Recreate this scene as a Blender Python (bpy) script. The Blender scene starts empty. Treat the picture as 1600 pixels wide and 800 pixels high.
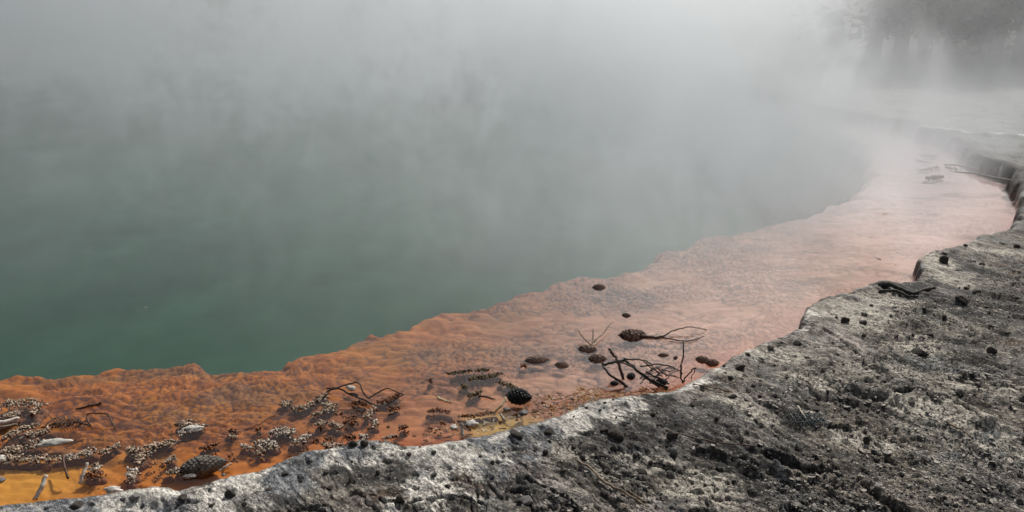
import bpy, math, random
import numpy as np
from mathutils import Vector, Matrix
rad = math.radians
sc = bpy.context.scene
C = sc.collection

# ------------------------------------------------------------------ camera, sky, sun, exposure
CAM_H, F, HOR = 1.8, 1230.0, 20.0            # eye height above the water, focal length in photo pixels, horizon row
PITCH = math.atan((400 - HOR) / F)
cd = bpy.data.cameras.new('camera'); cam = bpy.data.objects.new('camera', cd); C.objects.link(cam)
cam.location = (0, 0, CAM_H); cam.rotation_euler = (math.pi / 2 - PITCH, 0, 0)
cd.sensor_width = 36; cd.lens = 36 * F / 1600; cd.clip_start = 0.05; cd.clip_end = 3000
sc.camera = cam
SUN_EL, SUN_AZ = 42, 24                       # azimuth clockwise from the view direction (+Y)
w = bpy.data.worlds.new('World'); sc.world = w; w.use_nodes = True
wn = w.node_tree.nodes; bg = wn['Background']
sky = wn.new('ShaderNodeTexSky'); sky.sky_type = 'NISHITA'; sky.sun_disc = False
sky.sun_elevation = rad(SUN_EL); sky.sun_rotation = rad(SUN_AZ); sky.dust_density = 4.0; sky.air_density = 1.0
hs = wn.new('ShaderNodeHueSaturation'); hs.inputs['Saturation'].default_value = 0.38       # veiled, mostly grey sky
w.node_tree.links.new(sky.outputs[0], hs.inputs['Color']); w.node_tree.links.new(hs.outputs[0], bg.inputs[0]); bg.inputs[1].default_value = 0.068
sd = bpy.data.lights.new('sun', 'SUN'); sun = bpy.data.objects.new('sun', sd); C.objects.link(sun)
sd.energy = 3.7; sd.angle = rad(3.0); sd.color = (1, 0.94, 0.86)
az, el = rad(SUN_AZ), rad(SUN_EL)
sdir = Vector((math.sin(az) * math.cos(el), math.cos(az) * math.cos(el), math.sin(el)))
sun.rotation_euler = sdir.to_track_quat('Z', 'Y').to_euler(); sun.location = (8, 20, 20)
vs = sc.view_settings; vs.view_transform = 'Standard'; vs.look = 'None'; vs.gamma = 1.0; vs.use_curve_mapping = False
vs.exposure = 0.22
cy = sc.cycles
cy.use_denoising = True; cy.max_bounces = 6; cy.transparent_max_bounces = 10; cy.volume_bounces = 2
cy.volume_step_rate = 1.0; cy.volume_max_steps = 256
cy.use_adaptive_sampling = True; cy.adaptive_threshold = 0.02
cy.sample_clamp_indirect = 4

random.seed(7); RS = np.random.RandomState(11)

# ------------------------------------------------------------------ projection and noise helpers
def px(u, v, z=0.0):
    """the place at height z that the photo shows at pixel (u, v) of 1600 x 800"""
    a, b = (u - 800) / F, (400 - v) / F
    cp, sp = math.cos(PITCH), math.sin(PITCH)
    t = (z - CAM_H) / (-sp + b * cp)
    return (a * t, t * (cp + b * sp))
def hsh(i, j, s):
    h = (i.astype(np.int64) * 374761393 + j.astype(np.int64) * 668265263 + s * 1442695041) & 0xffffffff
    h = ((h ^ (h >> 13)) * 1274126177) & 0xffffffff
    h = ((h ^ (h >> 16)) * 2246822519) & 0xffffffff
    return ((h ^ (h >> 15)) & 0xffffff) / float(0x1000000)
def perlin(x, y, s=0):
    xi, yi = np.floor(x), np.floor(y); fx, fy = x - xi, y - yi
    u, v = fx * fx * fx * (fx * (fx * 6 - 15) + 10), fy * fy * fy * (fy * (fy * 6 - 15) + 10)
    def g(i, j, dx, dy):
        a = hsh(i, j, s) * 6.2831853
        return np.cos(a) * dx + np.sin(a) * dy
    n00, n10 = g(xi, yi, fx, fy), g(xi + 1, yi, fx - 1, fy)
    n01, n11 = g(xi, yi + 1, fx, fy - 1), g(xi + 1, yi + 1, fx - 1, fy - 1)
    return ((n00 * (1 - u) + n10 * u) * (1 - v) + (n01 * (1 - u) + n11 * u) * v) * 1.5
def fbm(x, y, s=0, o=4, g=0.5):
    t, a = 0, 1.0
    for k in range(o):
        t = t + a * perlin(x * 2 ** k, y * 2 ** k, s + k * 17); a *= g
    return t
def ridge(x, y, s=0, o=3):
    t, a = 0, 1.0
    for k in range(o):
        t = t + a * (1 - 2 * np.abs(perlin(x * 2 ** k, y * 2 ** k, s + 31 * k))); a *= 0.5
    return t / 1.75
def worley(x, y, s=0):
    xi, yi = np.floor(x), np.floor(y)
    f1 = np.full(x.shape, 9.0); f2 = np.full(x.shape, 9.0); idv = np.zeros(x.shape)
    for di in (-1, 0, 1):
        for dj in (-1, 0, 1):
            ci, cj = xi + di, yi + dj
            qx, qy = ci + hsh(ci, cj, s), cj + hsh(ci, cj, s + 5)
            d = np.hypot(qx - x, qy - y); m = d < f1
            f2 = np.where(m, f1, np.minimum(f2, d)); idv = np.where(m, hsh(ci, cj, s + 9), idv); f1 = np.where(m, d, f1)
    return f1, f2, idv
def sst(a, b, x):
    t = np.clip((x - a) / (b - a), 0, 1); return t * t * (3 - 2 * t)
def seg_dist(X, Y, pts, closed=False):
    best = np.full(X.shape, 1e9)
    n = len(pts)
    for i in range(n if closed else n - 1):
        ax, ay = pts[i]; bx, by = pts[(i + 1) % n]
        dx, dy = bx - ax, by - ay; L = dx * dx + dy * dy + 1e-12
        t = np.clip(((X - ax) * dx + (Y - ay) * dy) / L, 0, 1)
        best = np.minimum(best, (X - ax - t * dx) ** 2 + (Y - ay - t * dy) ** 2)
    return np.sqrt(best)
def inside(X, Y, pts):
    r = np.zeros(X.shape, bool); n = len(pts)
    for i in range(n):
        ax, ay = pts[i]; bx, by = pts[(i + 1) % n]
        if ay == by: continue
        c = (ay > Y) != (by > Y)
        r ^= c & (X < (bx - ax) * (Y - ay) / (by - ay) + ax)
    return r

# ------------------------------------------------------------------ mesh, object and material helpers
def mesh_np(name, V, Fc, smooth=True, attrs=None):
    me = bpy.data.meshes.new(name)
    V = np.asarray(V, np.float32); Fc = np.asarray(Fc, np.int32)
    k = Fc.shape[1]
    me.vertices.add(len(V)); me.vertices.foreach_set('co', V.ravel())
    me.loops.add(Fc.size); me.loops.foreach_set('vertex_index', Fc.ravel())
    me.polygons.add(len(Fc)); me.polygons.foreach_set('loop_start', np.arange(len(Fc), dtype=np.int32) * k)
    me.polygons.foreach_set('loop_total', np.full(len(Fc), k, np.int32))
    me.polygons.foreach_set('use_smooth', np.full(len(Fc), smooth))
    me.update(calc_edges=True)
    for nm, A in (attrs or {}).items():
        at = me.color_attributes.new(nm, 'FLOAT_COLOR', 'POINT'); at.data.foreach_set('color', np.asarray(A, np.float32).ravel())
    return me
def link(name, me, m=None, parent=None):
    o = bpy.data.objects.new(name, me); C.objects.link(o)
    if m is not None:
        me.materials.clear(); me.materials.append(m)
    if parent is not None: o.parent = parent
    return o
def tag(o, label=None, cat=None, group=None, kind=None):
    if label: o['label'] = label
    if cat: o['category'] = cat
    if group: o['group'] = group
    if kind: o['kind'] = kind
    return o
def empty(name, loc=(0, 0, 0), rz=0):
    o = bpy.data.objects.new(name, None); C.objects.link(o); o.location = loc; o.rotation_euler = (0, 0, rz); o.empty_display_size = .05
    return o
class NT:
    """small node writer"""
    def __init__(s, name):
        s.m = bpy.data.materials.new(name); s.m.use_nodes = True; s.t = s.m.node_tree; s.t.nodes.clear()
        s.out = s.n('ShaderNodeOutputMaterial')
    def n(s, ty, **kw):
        nd = s.t.nodes.new(ty)
        for k, v in kw.items(): setattr(nd, k, v)
        return nd
    def set(s, sock, v):
        if isinstance(v, bpy.types.NodeSocket): s.t.links.new(v, sock)
        elif v is not None: sock.default_value = v
    def math(s, op, a, b=None, clamp=False):
        nd = s.n('ShaderNodeMath', operation=op, use_clamp=clamp); s.set(nd.inputs[0], a); s.set(nd.inputs[1], b); return nd.outputs[0]
    def ss(s, x, a, b, lo=0.0, hi=1.0):
        nd = s.n('ShaderNodeMapRange', interpolation_type='SMOOTHSTEP'); s.set(nd.inputs[0], x)
        for i, v in enumerate((a, b, lo, hi)): s.set(nd.inputs[1 + i], v)
        return nd.outputs[0]
    def mix(s, f, a, b, bt='MIX'):
        nd = s.n('ShaderNodeMix', data_type='RGBA', blend_type=bt); s.set(nd.inputs[0], f)
        s.set(nd.inputs[6], a if isinstance(a, bpy.types.NodeSocket) else (*a, 1)); s.set(nd.inputs[7], b if isinstance(b, bpy.types.NodeSocket) else (*b, 1))
        return nd.outputs[2]
    def noise(s, vec, scale, detail=4, rough=.5, dist=0.0):
        nd = s.n('ShaderNodeTexNoise'); s.set(nd.inputs['Vector'], vec); nd.inputs['Scale'].default_value = scale
        nd.inputs['Detail'].default_value = detail; nd.inputs['Roughness'].default_value = rough; nd.inputs['Distortion'].default_value = dist
        return nd.outputs[0]
    def mapping(s, vec, scale=(1, 1, 1), rot=(0, 0, 0), loc=(0, 0, 0)):
        nd = s.n('ShaderNodeMapping'); s.set(nd.inputs[0], vec); nd.inputs[1].default_value = loc; nd.inputs[2].default_value = rot; nd.inputs[3].default_value = scale
        return nd.outputs[0]
    def coord(s): return s.n('ShaderNodeTexCoord').outputs['Object']
    def pos(s): return s.n('ShaderNodeNewGeometry').outputs['Position']
    def attr(s, name):
        a = s.n('ShaderNodeAttribute', attribute_name=name); p = s.n('ShaderNodeSeparateColor'); s.t.links.new(a.outputs['Color'], p.inputs[0])
        return p.outputs[0], p.outputs[1], p.outputs[2], a.outputs['Alpha']
    def bump(s, h, strength, dist):
        nd = s.n('ShaderNodeBump'); s.set(nd.inputs['Height'], h); nd.inputs['Strength'].default_value = strength; nd.inputs['Distance'].default_value = dist
        return nd.outputs[0]
    def pbsdf(s, col, rough=.9, normal=None, spec=.3):
        p = s.n('ShaderNodeBsdfPrincipled'); s.set(p.inputs['Base Color'], col if isinstance(col, bpy.types.NodeSocket) else (*col, 1))
        s.set(p.inputs['Roughness'], rough); p.inputs['Specular IOR Level'].default_value = spec
        if normal is not None: s.set(p.inputs['Normal'], normal)
        s.t.links.new(p.outputs[0], s.out.inputs[0]); return s.m

# ------------------------------------------------------------------ outlines of the place, on the ground
RIMH = lambda r: float(np.interp(r, [2, 3.5, 4.6, 6, 8.5, 12, 20], [.035, .05, .08, .10, .13, .20, .26]))
near = [(0,790),(60,783),(120,776),(180,769),(250,759),(290,762),(340,746),(400,735),(440,718),(480,705),(530,695),(560,689),(600,687),(630,693),(660,697),(700,688),(760,679),(800,667),(850,655),(880,648),(900,632),(940,622),(1000,614),(1050,607),(1080,592),(1130,565),(1160,548),(1200,530),(1250,512),(1254,490),(1264,472),(1300,460),(1340,447),(1370,437),(1400,438),(1432,440),(1437,425),(1433,405),(1450,388),(1480,384),(1520,376),(1528,365),(1575,356),(1582,347),(1592,340),(1586,333),(1592,315),(1600,300),(1590,288)]
far = [(1578,282),(1560,276),(1530,267),(1505,252),(1490,236),(1470,226),(1430,219),(1415,206),(1390,205),(1350,197),(1300,186),(1250,173),(1200,161),(1100,141),(1000,119),(890,101)]
shore = []
for (u, v) in near:
    x, y = px(u, v); x, y = px(u, v, RIMH(math.hypot(x, y))); shore.append((x, y))
shore += [px(u, v) for (u, v) in far]
shore += [(0, 33), (-6, 38), (-18, 40), (-32, 30), (-36, 14), (-24, 2), (-10, .2), (-5, .8), (-3.2, 1.7)]
shelf_px = [(-120,600),(-50,592),(0,586),(30,578),(120,578),(210,576),(300,568),(340,578),(400,575),(445,572),(470,550),(500,540),(540,528),(580,517),(610,519),(640,503),(680,495),(715,478),(760,473),(800,458),(850,445),(880,433),(920,430),(960,425),(1000,410),(1040,388),(1100,370),(1160,354),(1220,345),(1280,330),(1335,305),(1365,275),(1350,230),(1290,200),(1230,178),(1150,156),(1000,122)]
shelf = [px(u, v, -.06) for (u, v) in shelf_px]
shelf = shelf + [(2, 31), (-5, 35), (-17, 37), (-29, 28), (-33, 14), (-22, 5), (-10, 3.4), (-5, 3.2)]

# polar grid: fine where the photo looks, coarse elsewhere, out to the horizon
th = np.concatenate([np.linspace(-math.pi, -rad(44), 40)[:-1], np.linspace(-rad(44), rad(44), 1180), np.linspace(rad(44), math.pi, 40)[1:-1]])
rr = list(np.linspace(.3, 1.8, 14)); r = 1.85
while r < 900:
    rr.append(r); r += min(max(.00088 * r * r, .0018), (.0036 if r < 26 else .035) * r)
rr = np.array(rr); NT_, NR = len(th), len(rr)
TH, RR = np.meshgrid(th, rr); X, Y = RR * np.sin(TH), RR * np.cos(TH)
nearm = RR < 70
def terrain(X, Y):
    R = np.hypot(X, Y)
    d = seg_dist(X, Y, shore, True); d = np.where(inside(X, Y, shore), -d, d)
    wob = np.clip(R / 5, .6, 3)
    d = d + wob * (.022 * fbm(X * 4, Y * 4, 3, 3) + .020 * (worley(X * 5.5, Y * 5.5, 7)[0] - .45) + .010 * fbm(X * 22, Y * 22, 8, 2) * (R < 12))
    ds = seg_dist(X, Y, shelf, True); ds = np.where(inside(X, Y, shelf), ds, -ds)   # + = over the deep
    led = seg_dist(X, Y, LEDGE)
    F0 = lambda v=0.0: np.full(X.shape, v)
    z, pale, grav, fl_, lay, crk, crev_, sm_, tone = F0(), F0(), F0(), F0(), F0(), F0(), F0(), F0(), F0()
    m = d > -.06; crustz = F0()
    crustz[m], pale[m], grav[m], fl_[m], lay[m], crk[m] = crust_at(X[m], Y[m], R[m], d[m], wob[m], led[m])
    m = d < .06; bedz = F0(-.05)
    bedz[m], crev_[m], sm_[m], tone[m] = bed_at(X[m], Y[m], d[m], ds[m])
    wall = sst(-.018, .004, d)
    z = np.where(d > 0, crustz, bedz * (1 - wall) + np.minimum(crustz, .01) * wall)
    return z, d, ds, dict(pale=pale, grav=grav, lay=lay, fl=fl_, crev=crev_, crack=crk, sm=sm_, tone=tone)
def crust_at(X, Y, R, d, wob, led):
    rh = np.interp(R, [2, 3.5, 4.6, 6, 8.5, 12, 20, 60], [.035, .05, .08, .10, .13, .16, .22, .6])
    wx, wy = X + .10 * fbm(X * 2, Y * 2, 50, 2), Y + .10 * fbm(X * 2 + 9, Y * 2, 51, 2)
    edge = 1 - (1 - np.clip(d / (.025 * wob * np.clip(R / 6, 1, 4)), 0, 1)) ** 3
    A = X * .68 - Y * .73; B = X * .73 + Y * .68                     # grain of the crust
    A2, B2 = wx * .68 - wy * .73, wx * .73 + wy * .68
    inl = sst(.05, .5, d)
    pl = fbm(A2 * .9, B2 * 2.6, 60, 5, .55) * 3.4                         # thin broken layers
    fl = np.floor(pl); fr = pl - fl
    layers = (fl + sst(.90, .99, fr)) * .009
    pl2 = fbm(A2 * 2.4, B2 * 7.5, 64, 4, .6) * 2.8
    fl2 = np.floor(pl2); layers2 = (fl2 + sst(.88, .98, pl2 - fl2)) * .005
    cln = sst(.82, .93, fr) * sst(1.0, .96, fr) * sst(-.2, .25, fbm(X * 2.2, Y * 2.2, 65, 2))
    cln = np.maximum(cln, .8 * sst(.80, .90, pl2 - fl2) * sst(1.0, .95, pl2 - fl2) * sst(.0, .3, fbm(X * 3.1, Y * 3.1, 66, 2))) * inl
    rough = .005 * fbm(A * 7, B * 12, 70, 4, .62) + .0020 * fbm(A * 30, B * 66, 74, 3, .65)
    w1, w2, wid = worley(A2 * 2.1 + .25 * fbm(X * 5, Y * 5, 67, 3), B2 * 6.0 + .5 * fbm(X * 4, Y * 4, 68, 3), 69)
    u1, u2, uid = worley(A2 * 7 + .3 * fbm(X * 15, Y * 15, 62, 2), B2 * 17 + .4 * fbm(X * 13, Y * 13, 63, 2), 61)
    cm = sst(-.25, .2, fbm(X * 1.3, Y * 1.3, 58, 2)) * inl
    cln = np.maximum(cln, np.maximum(sst(.075, .015, w2 - w1) * cm, .7 * sst(.10, .03, u2 - u1) * sst(.0, .35, fbm(X * 1.8, Y * 1.8, 57, 2)) * inl))
    layers = layers + (wid - .5) * .011 * sst(.0, .07, w2 - w1) + (uid - .5) * .005 * sst(.0, .1, u2 - u1)
    lump = .026 * fbm(X * 1.2, Y * 1.2, 80, 2)
    g1, g2, gid = worley(A * 42, B * 50, 90)
    grav_m = sst(-.02, .18, fbm(A * 1.1 + 4, B * 1.9, 95, 3)) * sst(.3, .8, d)
    gz = (.5 - g1) * .016 * (gid * .8 + .2)
    k1, k2, kid = worley(A * 15, B * 19, 91)
    cl = np.clip(.42 - k1, 0, 1) * (kid > .86) * .04 * sst(.1, .5, d)   # knobs cemented to the crust
    p1, _, pid = worley(A * 16, B * 22, 99)
    pits = -np.where(pid > .84, 1, 0) * sst(.36, .16, p1 + .22 * fbm(X * 45, Y * 45, 98, 2)) * .012
    crack = np.zeros(X.shape); lip = np.zeros(X.shape)
    for pts, wd, dp in CR:
        n = .012 * fbm(X * 16, Y * 16, 33, 3) if pts is CR[0][0] else n
        wd = wd * 1.5; dp = dp * 1.2; cdst = seg_dist(X, Y, pts) + n
        crack = np.maximum(crack, sst(wd, 0, cdst) * dp); lip = np.maximum(lip, sst(wd * 4, wd, cdst) * dp * .5)
    crust = rh * edge + edge * (inl * (layers + layers2 + lump + .05 * sst(0, 3, d)) + rough * (.55 + .6 * inl) + grav_m * gz * .8 + cl + pits + lip - crack - .009 * cln)
    crust += edge * .012 * np.exp(-((d - .07) / .05) ** 2) * (1 + fbm(X * 6, Y * 6, 14, 2))
    crust += .05 * sst(.16, .0, led + .05 * fbm(X * 4, Y * 4, 5, 2)) * (R > 8)
    crust = np.where(d > .04, np.maximum(crust, .006), np.maximum(crust, -.02))
    crust += np.where(R > 45, (R - 45) * .05, 0) + np.where(R > 25, .4 * fbm(X * .06, Y * .06, 40, 3), 0) * sst(25, 50, R)
    wd = np.interp(X / np.maximum(Y, .5), [-.6, 0, .25, .45], [.30, .26, .12, .07])
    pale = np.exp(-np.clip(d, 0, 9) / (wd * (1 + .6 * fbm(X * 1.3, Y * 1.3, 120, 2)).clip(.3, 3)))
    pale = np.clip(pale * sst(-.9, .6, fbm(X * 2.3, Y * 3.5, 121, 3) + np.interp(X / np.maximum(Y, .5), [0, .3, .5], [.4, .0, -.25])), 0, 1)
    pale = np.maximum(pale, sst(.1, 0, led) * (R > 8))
    return crust, pale, grav_m, (fl * .37) % 1.0, np.clip(fr, 0, 1), np.clip(np.maximum(crack / .02, cln * .9), 0, 1)
def bed_at(X, Y, d, ds):
    f1, f2, _ = worley(X * 2.6 + .4 * perlin(X * 3, Y * 3, 4), Y * 2.6, 21)
    ds = ds + .17 * (f1 - .45) + .018 * fbm(X * 9, Y * 9, 77, 2)
    wx, wy = X + .10 * fbm(X * 2, Y * 2, 50, 2), Y + .10 * fbm(X * 2 + 9, Y * 2, 51, 2)
    c1, c2, cid = worley(wx * 9 + .25 * fbm(X * 14, Y * 14, 2, 2), wy * 15, 41)
    m1, m2, mid = worley(wx * 24, wy * 44, 43)
    sm = sst(-.15, .35, fbm(X * .9, Y * 1.6, 47, 3))                 # where the mat is smooth
    bill = .022 * (.75 - np.clip(c1, 0, .75)) + (.010 * (1 - .95 * sm)) * (.7 - np.clip(m1, 0, .7)) * (mid + .3)
    e1, e2, eid = worley(X * 4.2, Y * 5.5, 48)
    lob = .045 * (.8 - np.clip(e1, 0, .8)) * sst(-1.0, -.05, ds) * sst(.45, .1, ds)
    calm = np.interp(X, [-.8, 2.2], [1, .45]) * sst(.35, .0, ds)
    bill = bill * calm
    bed = -.035 - .05 * sst(0, 1.4, -d) - .03 * sst(1.0, 2.6, -d) + bill + lob + .012 * fbm(X * 1.5, Y * 1.5, 49, 2)
    bed = np.where(d > -1, -.05 + (bed + .05) * (.35 + .65 * sst(.08, .5, -d)), bed)
    bed = np.minimum(bed, -.012) - 1.5 * sst(0, .55, ds) - .22 * sst(-.08, .16, ds)
    pm_ = sst(-.15, .30, fbm(X * 2.1 + 5, Y * 3.4, 44, 3))
    crev = (.25 + .75 * pm_) * np.clip(1.0 - (c2 - c1) * 4.0, 0, 1) * .9 + np.clip(1 - (m2 - m1) * 2.8, 0, 1) * (1 - sm)
    return bed, np.clip(crev, 0, 1), sm, cid
CRP = [([(1284,512),(1310,525),(1340,548),(1375,572)],.010,.025),([(1370,447),(1400,462),(1440,462),(1490,470)],.012,.02),
  ([(1400,615),(1440,608),(1480,618),(1520,640),(1530,648)],.016,.035),([(1200,705),(1260,725),(1340,742),(1380,770),(1420,800)],.020,.035),
  ([(1350,660),(1380,685),(1430,700)],.012,.02),([(1300,655),(1345,655)],.012,.02),([(560,752),(600,768),(640,772),(720,757),(760,768)],.008,.018),
  ([(820,735),(860,750),(890,770),(930,800)],.010,.022),([(800,750),(860,752)],.008,.015),([(240,792),(290,770),(330,766)],.006,.010),
  ([(1480,575),(1540,592),(1600,610)],.014,.03),([(1450,500),(1500,512),(1540,525)],.008,.02),([(1550,432),(1600,450)],.012,.02),
  ([(1240,785),(1300,800)],.03,.04),([(1500,585),(1540,600)],.02,.02),([(1020,700),(1080,720),(1150,725)],.008,.012),
  ([(405,790),(470,778),(520,782)],.006,.012),([(1330,600),(1400,598)],.01,.015)]
CR = [([px(u, v, .09) for u, v in p], a, b) for p, a, b in CRP]
LEDGE = [px(u, v, .22) for u, v in [(1230,168),(1320,182),(1400,190),(1470,199),(1540,206),(1600,212),(1720,225)]]
Z, D, DS, MK = terrain(X, Y)
V = np.stack([X, Y, Z], -1).reshape(-1, 3)
idx = np.arange(NR * NT_).reshape(NR, NT_); nxt = np.roll(idx, -1, axis=1)
Q = np.stack([idx[:-1], nxt[:-1], nxt[1:], idx[1:]], -1).reshape(-1, 4)
Q = Q[:, ::-1]
wet = (D.reshape(-1)[Q].mean(1) < -.004)
# bare pale plates and dark ground in patches, part of it cast shade painted into the crust
def patches(lst):
    cp, sp_ = math.cos(PITCH), math.sin(PITCH)
    dz = Z - CAM_H; dep = np.maximum(Y * cp - dz * sp_, .2); U_ = 800 + F * X / dep; V_ = 400 - F * (Y * sp_ + dz * cp) / dep
    nn = .55 * fbm(X * 7, Y * 9, 201, 4, .6); out = np.zeros(X.shape)
    for (u, v, a, b) in lst:
        out = np.maximum(out, sst(1.25, .75, np.hypot((U_ - u) / a, (V_ - v - .18 * (U_ - u)) / b) + nn))
    return np.where(Y > .5, out, 0)
LIGHT = patches([(1470,650,85,26),(1340,492,66,24),(1100,762,66,26),(1352,692,46,17),(1192,655,26,11),(1440,540,56,16),(1200,548,70,16),(1445,405,45,16),(1500,598,80,12),(1010,722,40,14),(700,760,56,12),(1580,700,50,18),(1390,470,60,10),(1290,600,60,10),(880,705,34,10)])
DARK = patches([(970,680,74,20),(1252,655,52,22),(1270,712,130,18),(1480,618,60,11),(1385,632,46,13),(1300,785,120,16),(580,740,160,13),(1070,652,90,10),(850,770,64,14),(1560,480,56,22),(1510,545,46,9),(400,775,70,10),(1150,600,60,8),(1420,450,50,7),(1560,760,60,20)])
def sub(Qs, masks):
    used = np.unique(Qs); re = np.full(len(V), -1, np.int32); re[used] = np.arange(len(used))
    return V[used], re[Qs], {k: np.stack([a.reshape(-1)[used] for a in v], -1) for k, v in masks.items()}
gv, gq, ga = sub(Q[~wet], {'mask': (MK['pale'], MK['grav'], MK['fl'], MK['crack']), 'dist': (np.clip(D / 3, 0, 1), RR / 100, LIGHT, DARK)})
bv, bq, ba = sub(Q[wet], {'mask': (MK['crev'], MK['sm'], np.clip(-D / 2.5, 0, 1), MK['tone'])})
def d_at(x, y):
    return float(D[int(np.clip(np.searchsorted(rr, math.hypot(x, y)), 0, NR - 1)), int(np.clip(np.searchsorted(th, math.atan2(x, y)), 0, NT_ - 1))])
def zat(x, y):
    t = math.atan2(x, y); r_ = math.hypot(x, y)
    j = int(np.clip(np.searchsorted(th, t), 1, NT_ - 1)); i = int(np.clip(np.searchsorted(rr, r_), 1, NR - 1))
    return float(max(Z[i, j], Z[i - 1, j - 1]) * .5 + min(Z[i, j - 1], Z[i - 1, j]) * .5)

# ---- crust material
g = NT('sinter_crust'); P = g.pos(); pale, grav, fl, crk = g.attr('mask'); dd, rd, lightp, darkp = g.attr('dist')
PA = g.mapping(P, (1, 1, 1), (0, 0, rad(47)))
PS = g.mapping(PA, (1, 1.9, 1))
def patch(off, sc_, lo, hi, det=9, ro=.68): return g.ss(g.noise(g.mapping(PS, (1, .75, 1), loc=(off, off * .7, 0)), sc_, det, ro, .25), lo, hi)
n_mid = g.noise(PS, 5, 9, .72, .3); n_fine = g.noise(PS, 30, 7, .78); n_xf = g.noise(P, 170, 4, .75)
grey = g.mix(g.ss(n_mid, .38, .60), (.066, .060, .052), (.27, .248, .212))
grey = g.mix(patch(3, .9, .48, .57), grey, (.34, .30, .275))
grey = g.mix(patch(11, 1.9, .53, .62), grey, (.155, .17, .175))
grey = g.mix(patch(23, 1.0, .57, .63), grey, (.40, .37, .315))
grey = g.mix(patch(31, .8, .50, .57), grey, g.mix(g.ss(n_mid, .42, .58), (.028, .027, .026), (.12, .115, .11)))
grey = g.mix(patch(47, 2.6, .58, .66), grey, (.11, .075, .055))
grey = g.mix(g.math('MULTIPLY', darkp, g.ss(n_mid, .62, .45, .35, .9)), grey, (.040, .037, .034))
gravc = g.mix(g.ss(n_fine, .42, .60), (.020, .018, .015), (.20, .165, .12))
grey = g.mix(g.math('MULTIPLY', grav, g.ss(n_mid, .3, .6, .95, .5)), grey, gravc)
grey = g.mix(g.math('MULTIPLY', lightp, g.ss(n_fine, .40, .52, .5, .95)), grey, g.mix(g.ss(n_mid, .36, .60), (.30, .27, .235), (.50, .465, .395)))
white = g.mix(g.ss(n_mid, .34, .56), (.20, .195, .19), (.66, .63, .57))
white = g.mix(patch(61, 2.2, .49, .56), white, g.mix(g.ss(n_fine, .4, .6), (.05, .055, .065), (.24, .25, .265)))
pm = g.math('ADD', pale, g.math('MULTIPLY', g.math('SUBTRACT', n_mid, .5), 1.5))
col = g.mix(g.ss(pm, .22, .42), grey, white)
col = g.mix(g.math('MULTIPLY', g.ss(n_fine, .39, .46, .9, 0), g.ss(g.noise(PS, 2.2, 3), .40, .56, .25, 1)), col, (.014, .013, .012))
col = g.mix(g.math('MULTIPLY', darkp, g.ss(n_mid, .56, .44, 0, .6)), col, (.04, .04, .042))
col = g.mix(g.ss(n_fine, .56, .66, 0, .45), col, (.52, .48, .42))
n_det = g.noise(PS, 55, 6, .82)
gain = g.ss(n_det, .40, .60, .42, 1.55)
vm = g.n('ShaderNodeVectorMath', operation='SCALE'); g.set(vm.inputs[0], col); g.set(vm.inputs['Scale'], gain); col = vm.outputs[0]
def isoline(vec, sc_, lev, wd, det=7, ro=.6):
    return g.ss(g.math('ABSOLUTE', g.math('SUBTRACT', g.noise(vec, sc_, det, ro, .2), lev)), wd, wd * .25)
PL = g.mapping(PS, (1, 1.25, 1), loc=(4, 9, 0))
ln = g.math('MULTIPLY', isoline(PL, 1.7, .52, .0075), g.ss(g.noise(P, 1.9, 3), .40, .50))
ln = g.math('MAXIMUM', ln, g.math('MULTIPLY', isoline(PL, 3.1, .47, .012), g.ss(g.noise(P, 2.7, 3), .46, .56)))
ln = g.math('MAXIMUM', ln, g.math('MULTIPLY', isoline(PL, 8.0, .50, .018), g.ss(g.noise(P, 3.4, 3), .50, .60, 0, .85)))
ln = g.math('MULTIPLY', ln, g.ss(pale, .75, .3, .25, 1))
col = g.mix(ln, col, (.012, .010, .009))
vo = g.n('ShaderNodeTexVoronoi'); g.set(vo.inputs['Vector'], g.mapping(PA, (1, 1.5, 1))); vo.inputs['Scale'].default_value = 75
spv = g.n('ShaderNodeSeparateColor'); g.set(spv.inputs[0], vo.outputs['Color'])
chip = g.math('MULTIPLY', g.ss(vo.outputs['Distance'], .42, .30), g.math('GREATER_THAN', spv.outputs[0], .87))
col = g.mix(g.math('MULTIPLY', chip, g.ss(pale, .1, .6, .9, .6)), col, (.016, .014, .013))
chip2 = g.math('MULTIPLY', g.ss(vo.outputs['Distance'], .40, .30), g.math('GREATER_THAN', spv.outputs[1], .90))
col = g.mix(g.math('MULTIPLY', chip2, .8), col, (.55, .50, .42))
col = g.mix(g.ss(n_xf, .40, .50, .4, 0), col, (.02, .018, .016))
col = g.mix(g.math('MULTIPLY', crk, g.ss(n_fine, .35, .6, 1.0, .5)), col, (.014, .012, .011))
col = g.mix(g.ss(rd, .085, .12), col, g.mix(n_mid, (.14, .14, .135), (.38, .38, .37)))
col = g.mix(g.math('MULTIPLY', g.ss(rd, .06, .09), g.ss(dd, .10, .05)), col, g.mix(n_mid, (.06, .058, .055), (.13, .125, .12)))
col = g.mix(g.math('MULTIPLY', g.ss(rd, .085, .09), g.ss(pale, .4, .9)), col, (.85, .85, .83))
col = g.mix(g.ss(rd, .28, .45), col, (.06, .075, .04))
hgt = g.math('ADD', g.math('ADD', n_fine, g.math('MULTIPLY', n_xf, .40)), g.math('SUBTRACT', g.math('MULTIPLY', g.math('ADD', chip, chip2), .3), g.math('MULTIPLY', ln, 1.2)))
col = g.mix(g.math('MULTIPLY', g.ss(dd, .011, .003), .75), col, (.045, .035, .028))
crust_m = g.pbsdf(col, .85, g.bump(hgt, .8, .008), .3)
tag(link('ground', mesh_np('ground', gv, gq, True, ga), crust_m), kind='structure')

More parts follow.
